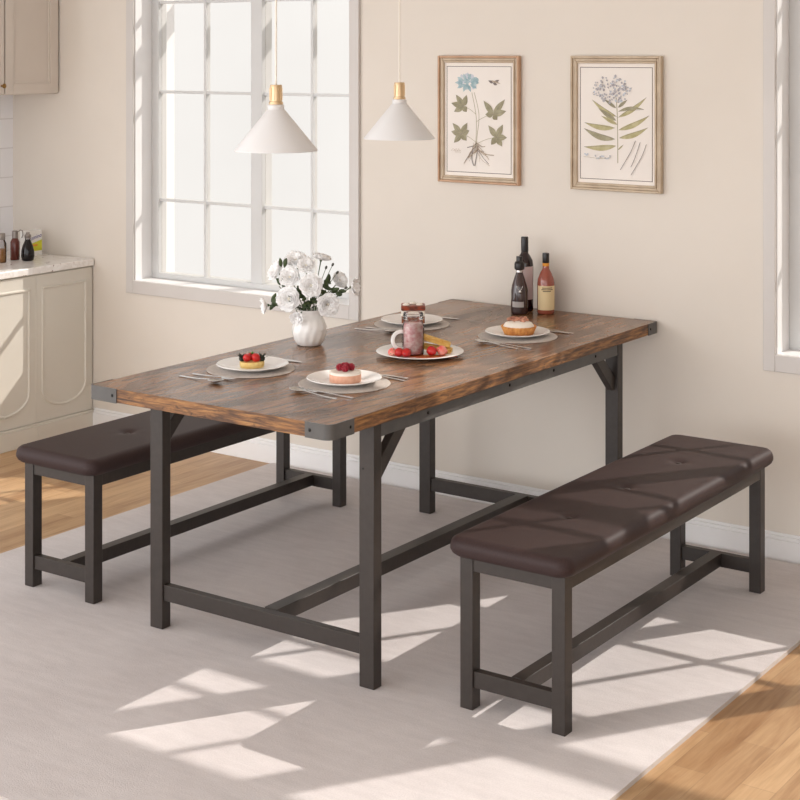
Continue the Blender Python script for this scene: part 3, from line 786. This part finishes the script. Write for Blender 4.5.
# raspberry cheesecake
t = thing('raspberry_cheesecake', 'round pink cheesecake topped with crimson raspberries on a plate', 'dessert', (-2.713,3.606,ZP))
MB().lathe([(0,0),(0.044,0),(0.0455,0.002),(0.0455,0.022)], 40).build('cake_base', 'cheesecake', t)
MB().lathe([(0.0457,0.022),(0.0457,0.026),(0.043,0.029),(0,0.0295)], 40).build('cream_top', 'cream', t)
for u, v, h in ((-0.016,0.004,0.0385),(0.000,-0.012,0.0385),(0.017,0.008,0.0385),(0.003,0.010,0.041),(-0.006,0.020,0.038)):
    m = MB(); c = CR*u + Vector((-0.5731,0.8195,0))*v + Vector((0,0,h)); m.ball(c, 0.0085, n=10, m=7)
    for i in range(5):
        th = PI*(i+0.5)/5; n = max(3,int(9*math.sin(th)))
        for k in range(n):
            a = 2*PI*k/n+i; m.ball(c+Vector((math.sin(th)*math.cos(a),math.sin(th)*math.sin(a),math.cos(th)))*0.0082, 0.0033, n=7, m=5)
    m.build('raspberry', 'raspberry', t)
# layered cake
t = thing('layer_cake', 'square cake slice with red brown glaze and white cream behind the jar', 'dessert', (-3.106,4.520,ZP), R(35))
MB().box(-0.040,0.040,-0.036,0.036,0,0.026).build('sponge', 'sponge', t, bevel=0.003)
MB().box(-0.041,0.041,-0.037,0.037,0.026,0.046).build('cream_layer', 'cream', t, bevel=0.004)
m = MB().box(-0.042,0.042,-0.038,0.038,0.046,0.062)
m.build('glaze', 'choc', t, bevel=0.004)
for u, v, s in ((-0.024,-0.014,0.010),(0.022,-0.010,0.010),(0.0,0.012,0.011)):
    m = MB(); m.ball((u,v,0.064), s, 1.2,1,0.55, n=10, m=7, jit=0.06); m.build('cream_dollop', 'cream', t)
# fluted tart
t = thing('cream_tart', 'fluted golden tart with cream and nut slices on a plate', 'dessert', (-2.690,4.536,ZP))
fl = lambda a, r, z: 1+0.022*math.cos(26*a)
MB().lathe([(0,0),(0.046,0),(0.048,0.002),(0.0585,0.026),(0.057,0.029),(0.051,0.027),(0.048,0.020),(0,0.018)], 156, fn=fl).build('crust', 'crust', t, angle=60)
MB().lathe([(0.051,0.021),(0.0515,0.028),(0.044,0.038),(0.030,0.043),(0,0.045)], 36, fn=lambda a,r,z: 1+0.02*math.sin(7*a+z*200)).build('cream', 'cream', t, angle=70)
m = MB()
for k in range(26):
    a = random.uniform(0,2*PI); r = 0.036*math.sqrt(random.random())
    m.ball((r*math.cos(a), r*math.sin(a), 0.046+random.uniform(0,0.006)), random.uniform(0.006,0.010), 1.3, 0.9, 0.5, n=9, m=6, jit=0.08, T=rot(random.uniform(-40,40),random.uniform(-40,40),random.uniform(0,360)))
m.build('nut_topping', 'fig', t)

# centre platter
pc = (-2.775,4.076)
pt = thing('platter', 'large round white platter in the middle of the table', 'plate', (pc[0],pc[1],Z))
MB().lathe(plate_prof(0.137,0.013), 64).build('dish', 'china', pt, angle=60)
ZQ = Z+0.0046
def pl(u, v): # across / away from the near edge
    return (pc[0]+0.8195*u-0.5731*v, pc[1]+0.5731*u+0.8195*v)
m = MB()
pts = [(0.03+0.085*math.cos(2*PI*k/22)*(1+0.18*math.sin(3*k)), -0.045+0.022*math.sin(2*PI*k/22)*(1+0.2*math.cos(2*k))) for k in range(22)]
m.prism([(pl(u,v)[0]-pc[0], pl(u,v)[1]-pc[1]) for u, v in pts], 0.0043, 0.0056).build('sauce', 'sauce', pt)
x, y = pl(-0.021,-0.012)
j = thing('dessert_jar', 'clear glass jar of pink dessert standing on the centre platter', 'jar', (x,y,ZQ))
MB().lathe([(0,0.004),(0.029,0.004),(0.0305,0.008),(0.0305,0.088),(0.027,0.098),(0,0.099)], 32).build('pudding', 'pudding', j)
MB().lathe([(0,0),(0.031,0),(0.0335,0.004),(0.034,0.010),(0.034,0.088),(0.029,0.102),(0.0285,0.108),(0.0315,0.111),(0.0315,0.128),(0.030,0.130)], 40).build('glass', 'glass', j, angle=60)
b = MB()
for z in (0.112,0.120): b.tube([(0.0322*math.cos(2*PI*k/32),0.0322*math.sin(2*PI*k/32),z) for k in range(33)], 0.0012, 6)
b.build('thread_ring', 'glass', j)
# the jar's lid leaning on it
x, y = pl(-0.071,-0.016)
l = thing('jar_lid', 'round white rimmed glass lid leaning against the dessert jar', 'lid', (x,y,ZQ+0.016))
T = Matrix.Rotation(R(35),4,'Z') @ Matrix.Rotation(R(22),4,'Y') @ Matrix.Translation((0,0,0.031)) @ Matrix.Rotation(R(12),4,'Z') @ Matrix.Rotation(R(78),4,'X')
m = MB(); n = 36
prof = [(0.021,-0.004),(0.030,-0.005),(0.0325,-0.002),(0.0325,0.003),(0.030,0.005),(0.0215,0.004),(0.021,-0.004)]
m.lathe(prof, n, T=T).build('rim', 'china', l, angle=60)
MB().lathe([(0,-0.001),(0.0215,-0.001),(0.0215,0.001),(0,0.001)], 28, T=T).build('glass', 'glass', l)
# strawberries on the platter
sb = [(-0.086,-0.050,0.0135,'strawberry_cut','pale cut strawberry at the left end of the centre platter'),
      (-0.066,-0.056,0.0140,'strawberry','red strawberry second from the left on the centre platter'),
      (-0.043,-0.062,0.0140,'strawberry','red strawberry in front of the dessert jar, beside the lid'),
      (0.036,-0.038,0.0150,'strawberry','whole red strawberry between the dessert jar and the waffles'),
      (0.068,-0.030,0.0150,'strawberry_cut','pale cut strawberry at the right end of the centre platter')]
for i, (u, v, s, mm, lab) in enumerate(sb):
    x, y = pl(u, v); t = thing('strawberry', lab, 'fruit', (x,y,ZQ), 0, 'strawberries on the centre platter')
    s *= 1.06; m = MB(); strawberry(m, (0,0,s*0.98), s, rot(75,10,40+70*i)); m.build('berry', mm, t)
    m = MB()
    dd = rot(75,10,40+70*i) @ Vector((0,0,1))
    q = Vector((0,0,s*0.98))+dd*s*0.98; e1 = dd.orthogonal().normalized(); e2 = dd.cross(e1)
    for k in range(5):
        a = 2*PI*k/5; dr = e1*math.cos(a)+e2*math.sin(a); sd = dr.cross(dd)*s*0.2
        m.add([q, q+dr*s*0.35+sd, q+dr*s*0.72-dd*s*0.1, q+dr*s*0.35-sd], [(0,1,2,3)])
    m.build('calyx', 'mint', t, solid=0.0008)
def waffle(label, u, v, rz, tilt, h):
    x, y = pl(u, v); t = thing('waffle', label, 'waffle', (x,y,ZQ+h), R(rz), 'waffles on the centre platter')
    m = MB(); w_, l_ = 0.030, 0.050; T = Matrix.Rotation(R(tilt),4,'Y')
    m.box(-l_,l_,-w_/1.4,w_/1.4,0,0.008, T=T)
    for k in range(6):
        q = -l_+0.003+k*(2*l_-0.006)/5; m.box(q-0.003,q+0.003,-w_/1.4,w_/1.4,0.008,0.013, T=T)
    for k in range(4):
        q = -w_/1.4+0.003+k*(2*w_/1.4-0.006)/3; m.box(-l_,l_,q-0.003,q+0.003,0.008,0.0128, T=T)
    m.build('waffle_slice', 'waffle', t, bevel=0.001)
waffle('golden waffle lying under the other on the centre platter', 0.050, 0.022, 25, 8, 0.007)
waffle('golden waffle leaning on top of the other on the centre platter', 0.046, 0.030, 32, 17, 0.030)

# cutlery (lying along X, head toward -X)
def make_spoon():
    m = MB(); vs = []; n = 14
    ys = []
    for i in range(n+1):
        q = i/n; x = -0.052+0.052*q; w_ = 0.0205*math.sqrt(max(0,1-(2*q-0.92)**2/1.0)) if q < 0.97 else 0.004
        w_ = max(w_, 0.003); ys.append((x, w_))
    for x, w_ in ys:
        q = (x+0.026)/0.026
        for k in range(5):
            s_ = -1+k/2; dz = 0.0085*(1-min(1,q*q))*(1-s_*s_)
            vs.append((x, s_*w_, 0.0095-0.0015*q-dz))
    fs = [(i*5+k, i*5+k+1, (i+1)*5+k+1, (i+1)*5+k) for i in range(n) for k in range(4)]
    m.add(vs, fs)
    a = MB(); hp = [(-0.002,0.003,0.0080),(0.02,0.0026,0.006),(0.05,0.003,0.0035),(0.09,0.0045,0.0022),(0.118,0.005,0.002),(0.122,0.003,0.002)]
    return m, a, hp
def handle(a, hp, th=0.0018):
    vs = []
    for x, w_, z in hp: vs += [(x,-w_,z-th/2),(x,w_,z-th/2),(x,w_,z+th/2),(x,-w_,z+th/2)]
    n = len(hp); fs = [(0,1,2,3),tuple(4*(n-1)+k for k in (3,2,1,0))]
    for i in range(n-1):
        for k in range(4): fs.append((4*i+(k+1)%4, 4*i+k, 4*i+4+k, 4*i+4+(k+1)%4))
    a.add(vs, fs); return a
def spoon(label, x, y, rz):
    t = thing('spoon', label, 'cutlery', (x,y,Z), R(rz), 'spoons')
    m, a, hp = make_spoon(); m.build('bowl', 'steel', t, solid=0.0012, angle=80); handle(a, hp).build('handle', 'steel', t, bevel=0.0005)
def fork(label, x, y, rz):
    t = thing('fork', label, 'cutlery', (x,y,Z), R(rz), 'forks')
    m = MB(); handle(m, [(-0.018,0.009,0.0045),(-0.012,0.0105,0.004),(-0.004,0.007,0.005),(0.002,0.003,0.006)], 0.0016)
    for k in range(4):
        yy = -0.0078+k*0.0052; handle(m, [(-0.050,yy,0),(-0.049,0,0)][:0] or [(-0.050,0.0011,0.0062),(-0.030,0.0016,0.0046),(-0.016,0.0018,0.0044)], 0.0014)
        for q in range(len(m.v)-12, len(m.v)): m.v[q] = (m.v[q][0], m.v[q][1]+yy, m.v[q][2])
    m.build('head', 'steel', t, bevel=0.0003)
    handle(MB(), [(0.0,0.003,0.006),(0.03,0.0026,0.0045),(0.07,0.0036,0.0025),(0.108,0.005,0.002),(0.113,0.003,0.002)]).build('handle', 'steel', t, bevel=0.0005)
def knife(label, x, y, rz):
    t = thing('knife', label, 'cutlery', (x,y,Z), R(rz), 'knives')
    handle(MB(), [(-0.085,0.0015,0.002),(-0.075,0.006,0.002),(-0.03,0.0085,0.002),(0.0,0.006,0.002)], 0.0016).build('blade', 'steel', t, bevel=0.0004)
    handle(MB(), [(-0.002,0.004,0.0028),(0.03,0.0042,0.003),(0.07,0.0055,0.003),(0.082,0.0045,0.003)], 0.0046).build('handle', 'steel', t, bevel=0.001)
spoon('steel spoon on the near side of the raspberry cheesecake plate', -2.728, 3.438, -6)
fork('steel fork between spoon and plate of the raspberry cheesecake', -2.690, 3.462, 0)
knife('steel knife behind the raspberry cheesecake plate', -2.680, 3.752, 0)
fork('steel fork behind the raspberry cheesecake plate, in front of the knife', -2.705, 3.736, -4)
spoon('steel spoon nearest the left end of the table, by the strawberry tart', -3.048, 3.400, 176)
fork('steel fork nearest the strawberry tart plate at the table corner', -3.045, 3.452, 180)
knife('steel knife behind the strawberry tart plate', -3.085, 3.768, 180)
spoon('steel spoon in front of the cream tart plate', -2.694, 4.354, -9)
fork('steel fork between spoon and plate of the cream tart', -2.655, 4.366, 0)
knife('steel knife behind the cream tart plate', -2.650, 4.664, 0)
fork('steel fork behind the cream tart plate, nearer the plate', -2.672, 4.684, -4)
spoon('steel spoon in front of the glazed cake plate', -3.098, 4.340, 184)
fork('steel fork near the table edge in front of the glazed cake plate', -3.090, 4.372, 180)
knife('steel knife behind the glazed cake plate near the wall', -3.110, 4.690, 180)

# ------------------------------------------------------------------ bottles
t = thing('wine_bottle', 'tall dark wine bottle with a pinkish label at the back of the table', 'bottle', (-2.934,4.990,Z))
MB().lathe([(0,0.004),(0.024,0.0),(0.030,0.002),(0.0315,0.006),(0.0315,0.170),(0.029,0.186),(0.020,0.202),(0.0135,0.212),(0.0125,0.225),(0.0125,0.240),(0,0.241)], 32).build('bottle', 'wine_glass', t, angle=60)
MB().lathe([(0.0130,0.216),(0.0135,0.218),(0.0135,0.268),(0.0125,0.271),(0,0.271)], 28).build('foil_cap', 'foil', t)
def wrap(r, a0, a1, z0, z1, n=20):
    m = MB(); vs = []
    for k in range(n+1):
        a = R(a0+(a1-a0)*k/n); vs += [(r*math.cos(a), r*math.sin(a), z0), (r*math.cos(a), r*math.sin(a), z1)]
    m.add(vs, [(2*k,2*k+2,2*k+3,2*k+1) for k in range(n)]); return m
wrap(0.0319, -110, 10, 0.045, 0.165).build('paper_label', 'wine_label', t)
t = thing('decanter_bottle', 'short smoky decanter bottle with a black stopper before the tall bottle', 'bottle', (-2.916,4.922,Z))
MB().lathe([(0,0.003),(0.027,0.0),(0.030,0.003),(0.031,0.010),(0.0305,0.085),(0.027,0.104),(0.019,0.130),(0.0125,0.148),(0.0115,0.152)], 32).build('bottle', 'smoke_glass', t, angle=60)
MB().lathe([(0.0120,0.150),(0.0130,0.151),(0.0130,0.158),(0.0125,0.159)], 28).build('collar', 'silver', t)
MB().lathe([(0.0125,0.158),(0.0175,0.162),(0.0185,0.168),(0.0185,0.180),(0.0165,0.187),(0.0115,0.191),(0.0115,0.206),(0.0105,0.208),(0,0.208)], 28).build('stopper', 'foil', t)
wrap(0.0318, -112, -30, 0.028, 0.048).build('paper_label', 'grey_label', t)
m = MB(); m.ball((0.0165,-0.0245,0.083), 0.006, 1.0, 0.6, 1.1, n=10, m=7)
for k in (-1,1): m.tube([(0.0165,-0.0255,0.086),(0.0165+0.007*k,-0.0255+0.003*k,0.095),(0.0165+0.009*k,-0.024+0.004*k,0.104)], 0.0012, 6)
m.build('emblem', 'silver', t)
t = thing('liquor_bottle', 'rose amber liquor bottle with a cream label at the back of the table', 'bottle', (-2.842,4.984,Z))
MB().lathe([(0,0.004),(0.026,0.0),(0.030,0.002),(0.0312,0.006),(0.0312,0.110),(0.029,0.126),(0.021,0.146),(0.0125,0.162),(0.011,0.175),(0.011,0.188)], 32).build('bottle', 'amber_glass', t, angle=60)
MB().lathe([(0.0115,0.182),(0.0125,0.184),(0.0125,0.216),(0.0115,0.219),(0,0.219)], 28).build('screw_cap', 'foil', t)
MB().lathe([(0.0118,0.172),(0.0122,0.173),(0.0122,0.184),(0.0118,0.185)], 28).build('neck_band', 'box_orange', t)
lb = wrap(0.0316, -125, 30, 0.016, 0.103).build('paper_label', 'cream_label', t)
m = MB()
for z, a0, a1 in ((0.096,-85,-15),(0.090,-90,-10),(0.084,-80,-25)):
    q = wrap(0.0318, a0, a1, z-0.0014, z+0.0014, 10); m.add(q.v, q.f)
m.build('print_lines', 'ink', lb)

# ------------------------------------------------------------------ vase of flowers
VX, VY = -3.166, 4.015
vz = thing('vase', 'white swirl ribbed glass vase holding the white flowers', 'vase', (VX,VY,Z), R(35))
vp = [(0,0.002),(0.034,0.0),(0.040,0.003),(0.050,0.020),(0.0555,0.042),(0.055,0.060),(0.047,0.082),(0.039,0.096),(0.038,0.106),(0.043,0.116)]
vi = [(0.041,0.116),(0.036,0.105),(0.037,0.096),(0.045,0.080),(0.053,0.060),(0.048,0.022),(0,0.008)]
MB().lathe(vp+vi, 96, fn=lambda a, r, z: 1+(0.030*math.cos(13*(a+z*18)) if 0.004 < z < 0.10 else 0.0)).build('vase_body', 'vase', vz, angle=70)

def petal(m, c, ax, e1, L, W, curl, lift, mi=0):
    """a cupped petal from c outward along e1, with axis ax"""
    e2 = ax.cross(e1).normalized(); rows = []
    n, k2 = 5, 4
    for i in range(n+1):
        q = i/n; w_ = W*math.sin(PI*(0.12+0.76*q))**0.8*(1.0 if q < 1 else 0.75)
        r_ = L*math.sin(q*curl)/max(0.2,curl); h = lift*q*L + L*(1-math.cos(q*curl))/max(0.2,curl)*0.75
        for k in range(k2+1):
            s_ = -1+2*k/k2
            ruff = 0.10*L*math.sin(3.1*s_*2+L*900)*q
            p = c + e1*r_ + ax*(h+0.25*W*s_*s_+ruff*0.6) + e2*(s_*w_)
            rows.append(p)
    fs = [(i*(k2+1)+k, i*(k2+1)+k+1, (i+1)*(k2+1)+k+1, (i+1)*(k2+1)+k) for i in range(n) for k in range(k2)]
    m.add(rows, fs, mi)
def flower(label, u, v, h, r, facing, small=False):
    """u across, v toward/away, h height: in the vase's own frame"""
    t = thing('white_flower', label, 'flower', (VX,VY,Z), R(35), 'white flowers in the vase')
    c = Vector((u,v,h)); ax = Vector(facing).normalized(); a0 = ax.orthogonal().normalized(); b0 = ax.cross(a0)
    m = MB()
    rings = ((9,1.0,0.5,0.2),(9,0.86,0.7,0.45),(8,0.70,0.9,0.75),(7,0.52,1.1,1.1),(6,0.36,1.2,1.5),(4,0.22,1.2,1.9)) if not small else ((6,1.0,0.7,0.6),(5,0.7,1.0,1.0),(4,0.45,1.2,1.3))
    for q, (n, s_, curl, lift) in enumerate(rings):
        for k in range(n):
            a = 2*PI*(k+0.5*q)/n+random.uniform(-0.15,0.15); e = a0*math.cos(a)+b0*math.sin(a)
            petal(m, c-ax*r*0.1, ax, e, r*s_*random.uniform(0.92,1.08), r*s_*0.46, curl, lift*0.5)
    m.build('bloom', 'petal', t, angle=80, solid=0.0006)
    if not small: MB().ball(c+ax*r*0.05, r*0.13, n=8, m=6, jit=0.15).build('heart', 'pollen', t)
    b = c-ax*r*0.12; foot = Vector((u*0.10, v*0.10, 0.04)); mid = Vector((u*0.34, v*0.34, 0.125)); nn = Vector((u*0.72, v*0.72, 0.125+(h-0.125)*0.62))
    MB().tube([foot, mid, nn, b], [0.0016,0.0016,0.0015,0.0022], 6).build('stem', 'stem', t)
    MB().lathe([(0.0,-0.006),(0.0035,-0.004),(0.005,0.001),(0.0045,0.003)], 10, T=Matrix.Translation(b) @ ax.to_track_quat('Z','Y').to_matrix().to_4x4()).build('calyx', 'stem', t)
    for k in range(2 if not small else 1):
        q = 0.45+0.3*k; p = mid.lerp(nn, q); dr = Vector((random.uniform(-1,1), random.uniform(-1,1)-0.25, random.uniform(-0.1,0.7))).normalized(); L = random.uniform(0.030,0.046)
        lf = MB(); sd = dr.cross(Vector((0,0,1))).normalized(); up = sd.cross(dr); pts = []
        for i in range(7):
            qq = i/6; w_ = 0.0095*math.sin(PI*min(1,qq*0.96+0.02))**0.8; cc = p+dr*L*qq+up*(-0.012*qq*qq)
            pts += [cc-sd*w_, cc+up*(-0.002), cc+sd*w_]
        fs = []
        for i in range(6):
            for kk in (0,1): fs.append((i*3+kk,i*3+kk+1,i*3+kk+4,i*3+kk+3))
        lf.add(pts, fs); lf.build('leaf', 'leaf', t, solid=0.0007)
    return t
K = 0.00322
def px(dx, y): return (dx*K, (348-y)*K)
FL = [('large white flower at the lower left of the bouquet', 289.5, 300, 13, -0.040, (-0.25,-1,0.15), 0),
      ('large white flower in the middle of the bouquet', 311.5, 286, 12.5, -0.055, (0.05,-1,0.2), 0),
      ('large white flower at the lower right of the bouquet', 328, 305, 12.5, -0.045, (0.3,-1,-0.05), 0),
      ('white flower at the upper left of the bouquet, left of the middle flower', 290, 279, 11, -0.025, (-0.2,-1,0.45), 0),
      ('white flower at the very top of the bouquet', 295, 264, 11.5, 0.015, (-0.15,-0.7,0.9), 0),
      ('white flower above the middle flower, right of the topmost', 306, 268, 9.5, -0.015, (0.05,-0.9,0.7), 0),
      ('white flower at the upper right, tilted upward', 320.5, 263, 11, 0.03, (0.25,0.0,1), 0),
      ('white flower at the far left top, against the window frame', 276, 275, 11.5, 0.02, (-0.8,-0.5,0.6), 0),
      ('small white flower hanging out at the far left of the bouquet', 266.5, 308, 9, -0.01, (-1,-0.3,-0.1), 1),
      ('small white flower drooping onto the vase rim', 298, 317.5, 7.5, -0.056, (-0.2,-1,-0.15), 1),
      ('white flower at the far right of the bouquet', 352, 290, 10, 0.0, (1,-0.45,0.1), 1),
      ('white flower right of the middle, behind the buds', 339, 285, 9.5, 0.03, (0.5,-0.7,0.5), 0)]
for lab, x, y, r, v, fc, sm in FL:
    u, h = px(x-309, y); flower(lab, u, v, h, r*K, fc, bool(sm))
for lab, x, y, v in (('dark bud on a thin stem at the upper right of the bouquet', 332.5, 267.5, 0.0), ('dark bud on a thin stem, right of the highest bud', 337, 275.5, 0.0),
                     ('dark bud beside the far right flower', 346, 290, -0.02), ('dark bud beneath the upper right flower', 326, 270, -0.01)):
    u, h = px(x-309, y); t = thing('flower_bud', lab, 'flower', (VX,VY,Z), R(35), 'dark buds in the vase')
    b = Vector((u,v,h)); mid = Vector((u*0.30,v*0.3,0.125)); nn = Vector((u*0.66,v*0.7,0.125+(h-0.125)*0.60))
    MB().tube([(u*0.1,v*0.1,0.04), mid, nn, b], 0.0011, 6).build('stem', 'stem', t)
    d_ = (b-nn).normalized(); MB().ball(b, 0.0052, 0.8,0.8,1.2, n=10, m=7, T=d_.to_track_quat('Z','Y').to_matrix()).build('bud', 'bud', t)
# loose foliage filling the bouquet
for lab, spots in (('dark green leaf spray in the middle of the bouquet', [(303,300),(309,304),(300,294),(315,301),(306,309)]),
                   ('dark green leaf spray at the right of the bouquet', [(326,288),(333,293),(340,295),(323,296),(329,283)]),
                   ('dark green leaf spray at the upper left of the bouquet', [(279,283),(284,286),(275,301),(274,306),(283,266)])):
    t = thing('leaf_spray', lab, 'foliage', (VX,VY,Z), R(35), 'leaf sprays in the vase')
    us = sum(px(x-309,y)[0] for x, y in spots)/5; hs = sum(px(x-309,y)[1] for x, y in spots)/5
    MB().tube([(us*0.1,-0.002,0.04),(us*0.3,-0.008,0.125),(us*0.75,-0.018,0.125+(hs-0.125)*0.6),(us,-0.02,hs)], 0.0014, 6).build('stem', 'stem', t)
    hub = Vector((us,-0.02,hs))
    for x, y in spots:
        u, h = px(x-309, y)
        for k in range(3):
            p = Vector((u+random.uniform(-0.008,0.008), -0.024+random.uniform(-0.008,0.012), h+random.uniform(-0.008,0.008)))
            dr = (p-hub)+Vector((random.uniform(-1,1),random.uniform(-0.4,0.4),random.uniform(-0.6,1)))*0.018; dr.normalize()
            sd = dr.cross(Vector((0.2,-1,0.1))).normalized(); L = random.uniform(0.022,0.034); lf = MB(); pts = []
            for i in range(6):
                qq = i/5; w_ = 0.0065*math.sin(PI*(0.03+0.95*qq))**0.8; cc = p-dr*L*0.4+dr*L*qq; pts += [cc-sd*w_, cc+Vector((0,-0.0015,0)), cc+sd*w_]
            fs = [(i*3+kk,i*3+kk+1,i*3+kk+4,i*3+kk+3) for i in range(5) for kk in (0,1)]
            lf.add(pts, fs); lf.build('leaf', 'leaf', t, solid=0.0006)

# ------------------------------------------------------------------ camera
cam = bpy.data.cameras.new('camera'); co = bpy.data.objects.new('camera', cam); COL.objects.link(co)
co.location = (0,0,1.701); co.rotation_euler = (R(90),0,R(34.971))
cam.sensor_width = 36; cam.lens = 1578.4/800*36; cam.shift_y = -(400-50.77)/800; cam.clip_start = 0.05
S.camera = co

# ------------------------------------------------------------------ light
wd = bpy.data.worlds.new('sky'); S.world = wd; wd.use_nodes = True
t = wd.node_tree; t.nodes.clear()
out = t.nodes.new('ShaderNodeOutputWorld'); bg = t.nodes.new('ShaderNodeBackground')
tc = t.nodes.new('ShaderNodeTexCoord'); sp = t.nodes.new('ShaderNodeSeparateXYZ')
t.links.new(tc.outputs['Generated'], sp.inputs[0])
mr = t.nodes.new('ShaderNodeMapRange'); mr.interpolation_type = 'SMOOTHSTEP'
for k, v in (('From Min',-0.55),('From Max',0.25),('To Min',1.44),('To Max',0.60)): mr.inputs[k].default_value = v
t.links.new(sp.outputs['Y'], mr.inputs['Value'])
dt = t.nodes.new('ShaderNodeVectorMath'); dt.operation = 'DOT_PRODUCT'
dt.inputs[1].default_value = Vector((-0.34,-0.92,0.13)).normalized()
t.links.new(tc.outputs['Generated'], dt.inputs[0])
gl = t.nodes.new('ShaderNodeMapRange'); gl.interpolation_type = 'SMOOTHSTEP'
for k, v in (('From Min',0.93),('From Max',0.985),('To Min',0.0),('To Max',1.7)): gl.inputs[k].default_value = v
t.links.new(dt.outputs['Value'], gl.inputs['Value'])
ad = t.nodes.new('ShaderNodeMath'); ad.operation = 'ADD'
t.links.new(mr.outputs[0], ad.inputs[0]); t.links.new(gl.outputs[0], ad.inputs[1])
nz = t.nodes.new('ShaderNodeTexNoise'); nz.inputs['Scale'].default_value = 6; nz.inputs['Detail'].default_value = 4
t.links.new(tc.outputs['Generated'], nz.inputs['Vector'])
m2 = t.nodes.new('ShaderNodeMapRange'); 
for k, v in (('From Min',0.3),('From Max',0.7),('To Min',0.95),('To Max',1.05)): m2.inputs[k].default_value = v
t.links.new(nz.outputs['Fac'], m2.inputs['Value'])
mu = t.nodes.new('ShaderNodeMath'); mu.operation = 'MULTIPLY'
t.links.new(ad.outputs[0], mu.inputs[0]); t.links.new(m2.outputs[0], mu.inputs[1])
bg.inputs['Color'].default_value = (0.99,0.99,1.0,1)
t.links.new(mu.outputs[0], bg.inputs['Strength']); t.links.new(bg.outputs[0], out.inputs['Surface'])

def sun(name, heading, elev, strength, color, angle):
    l = bpy.data.lights.new(name, 'SUN'); l.energy = strength; l.color = color; l.angle = R(angle)
    o = bpy.data.objects.new(name, l); COL.objects.link(o)
    h = Vector((heading[0],heading[1],0)).normalized()*math.cos(R(elev)) + Vector((0,0,-math.sin(R(elev))))
    o.rotation_euler = (-h).to_track_quat('Z','Y').to_euler(); o.location = (0,6,4) if heading[1] < 0 else (-2,-3,4)
sun('sun', (-0.546,-0.837), 37.8, 2.1, (1.0,0.965,0.94), 0.5)

S.view_settings.view_transform = 'Standard'; S.view_settings.look = 'None'
S.view_settings.exposure = 0.66; S.view_settings.gamma = 1.0; S.view_settings.use_curve_mapping = False
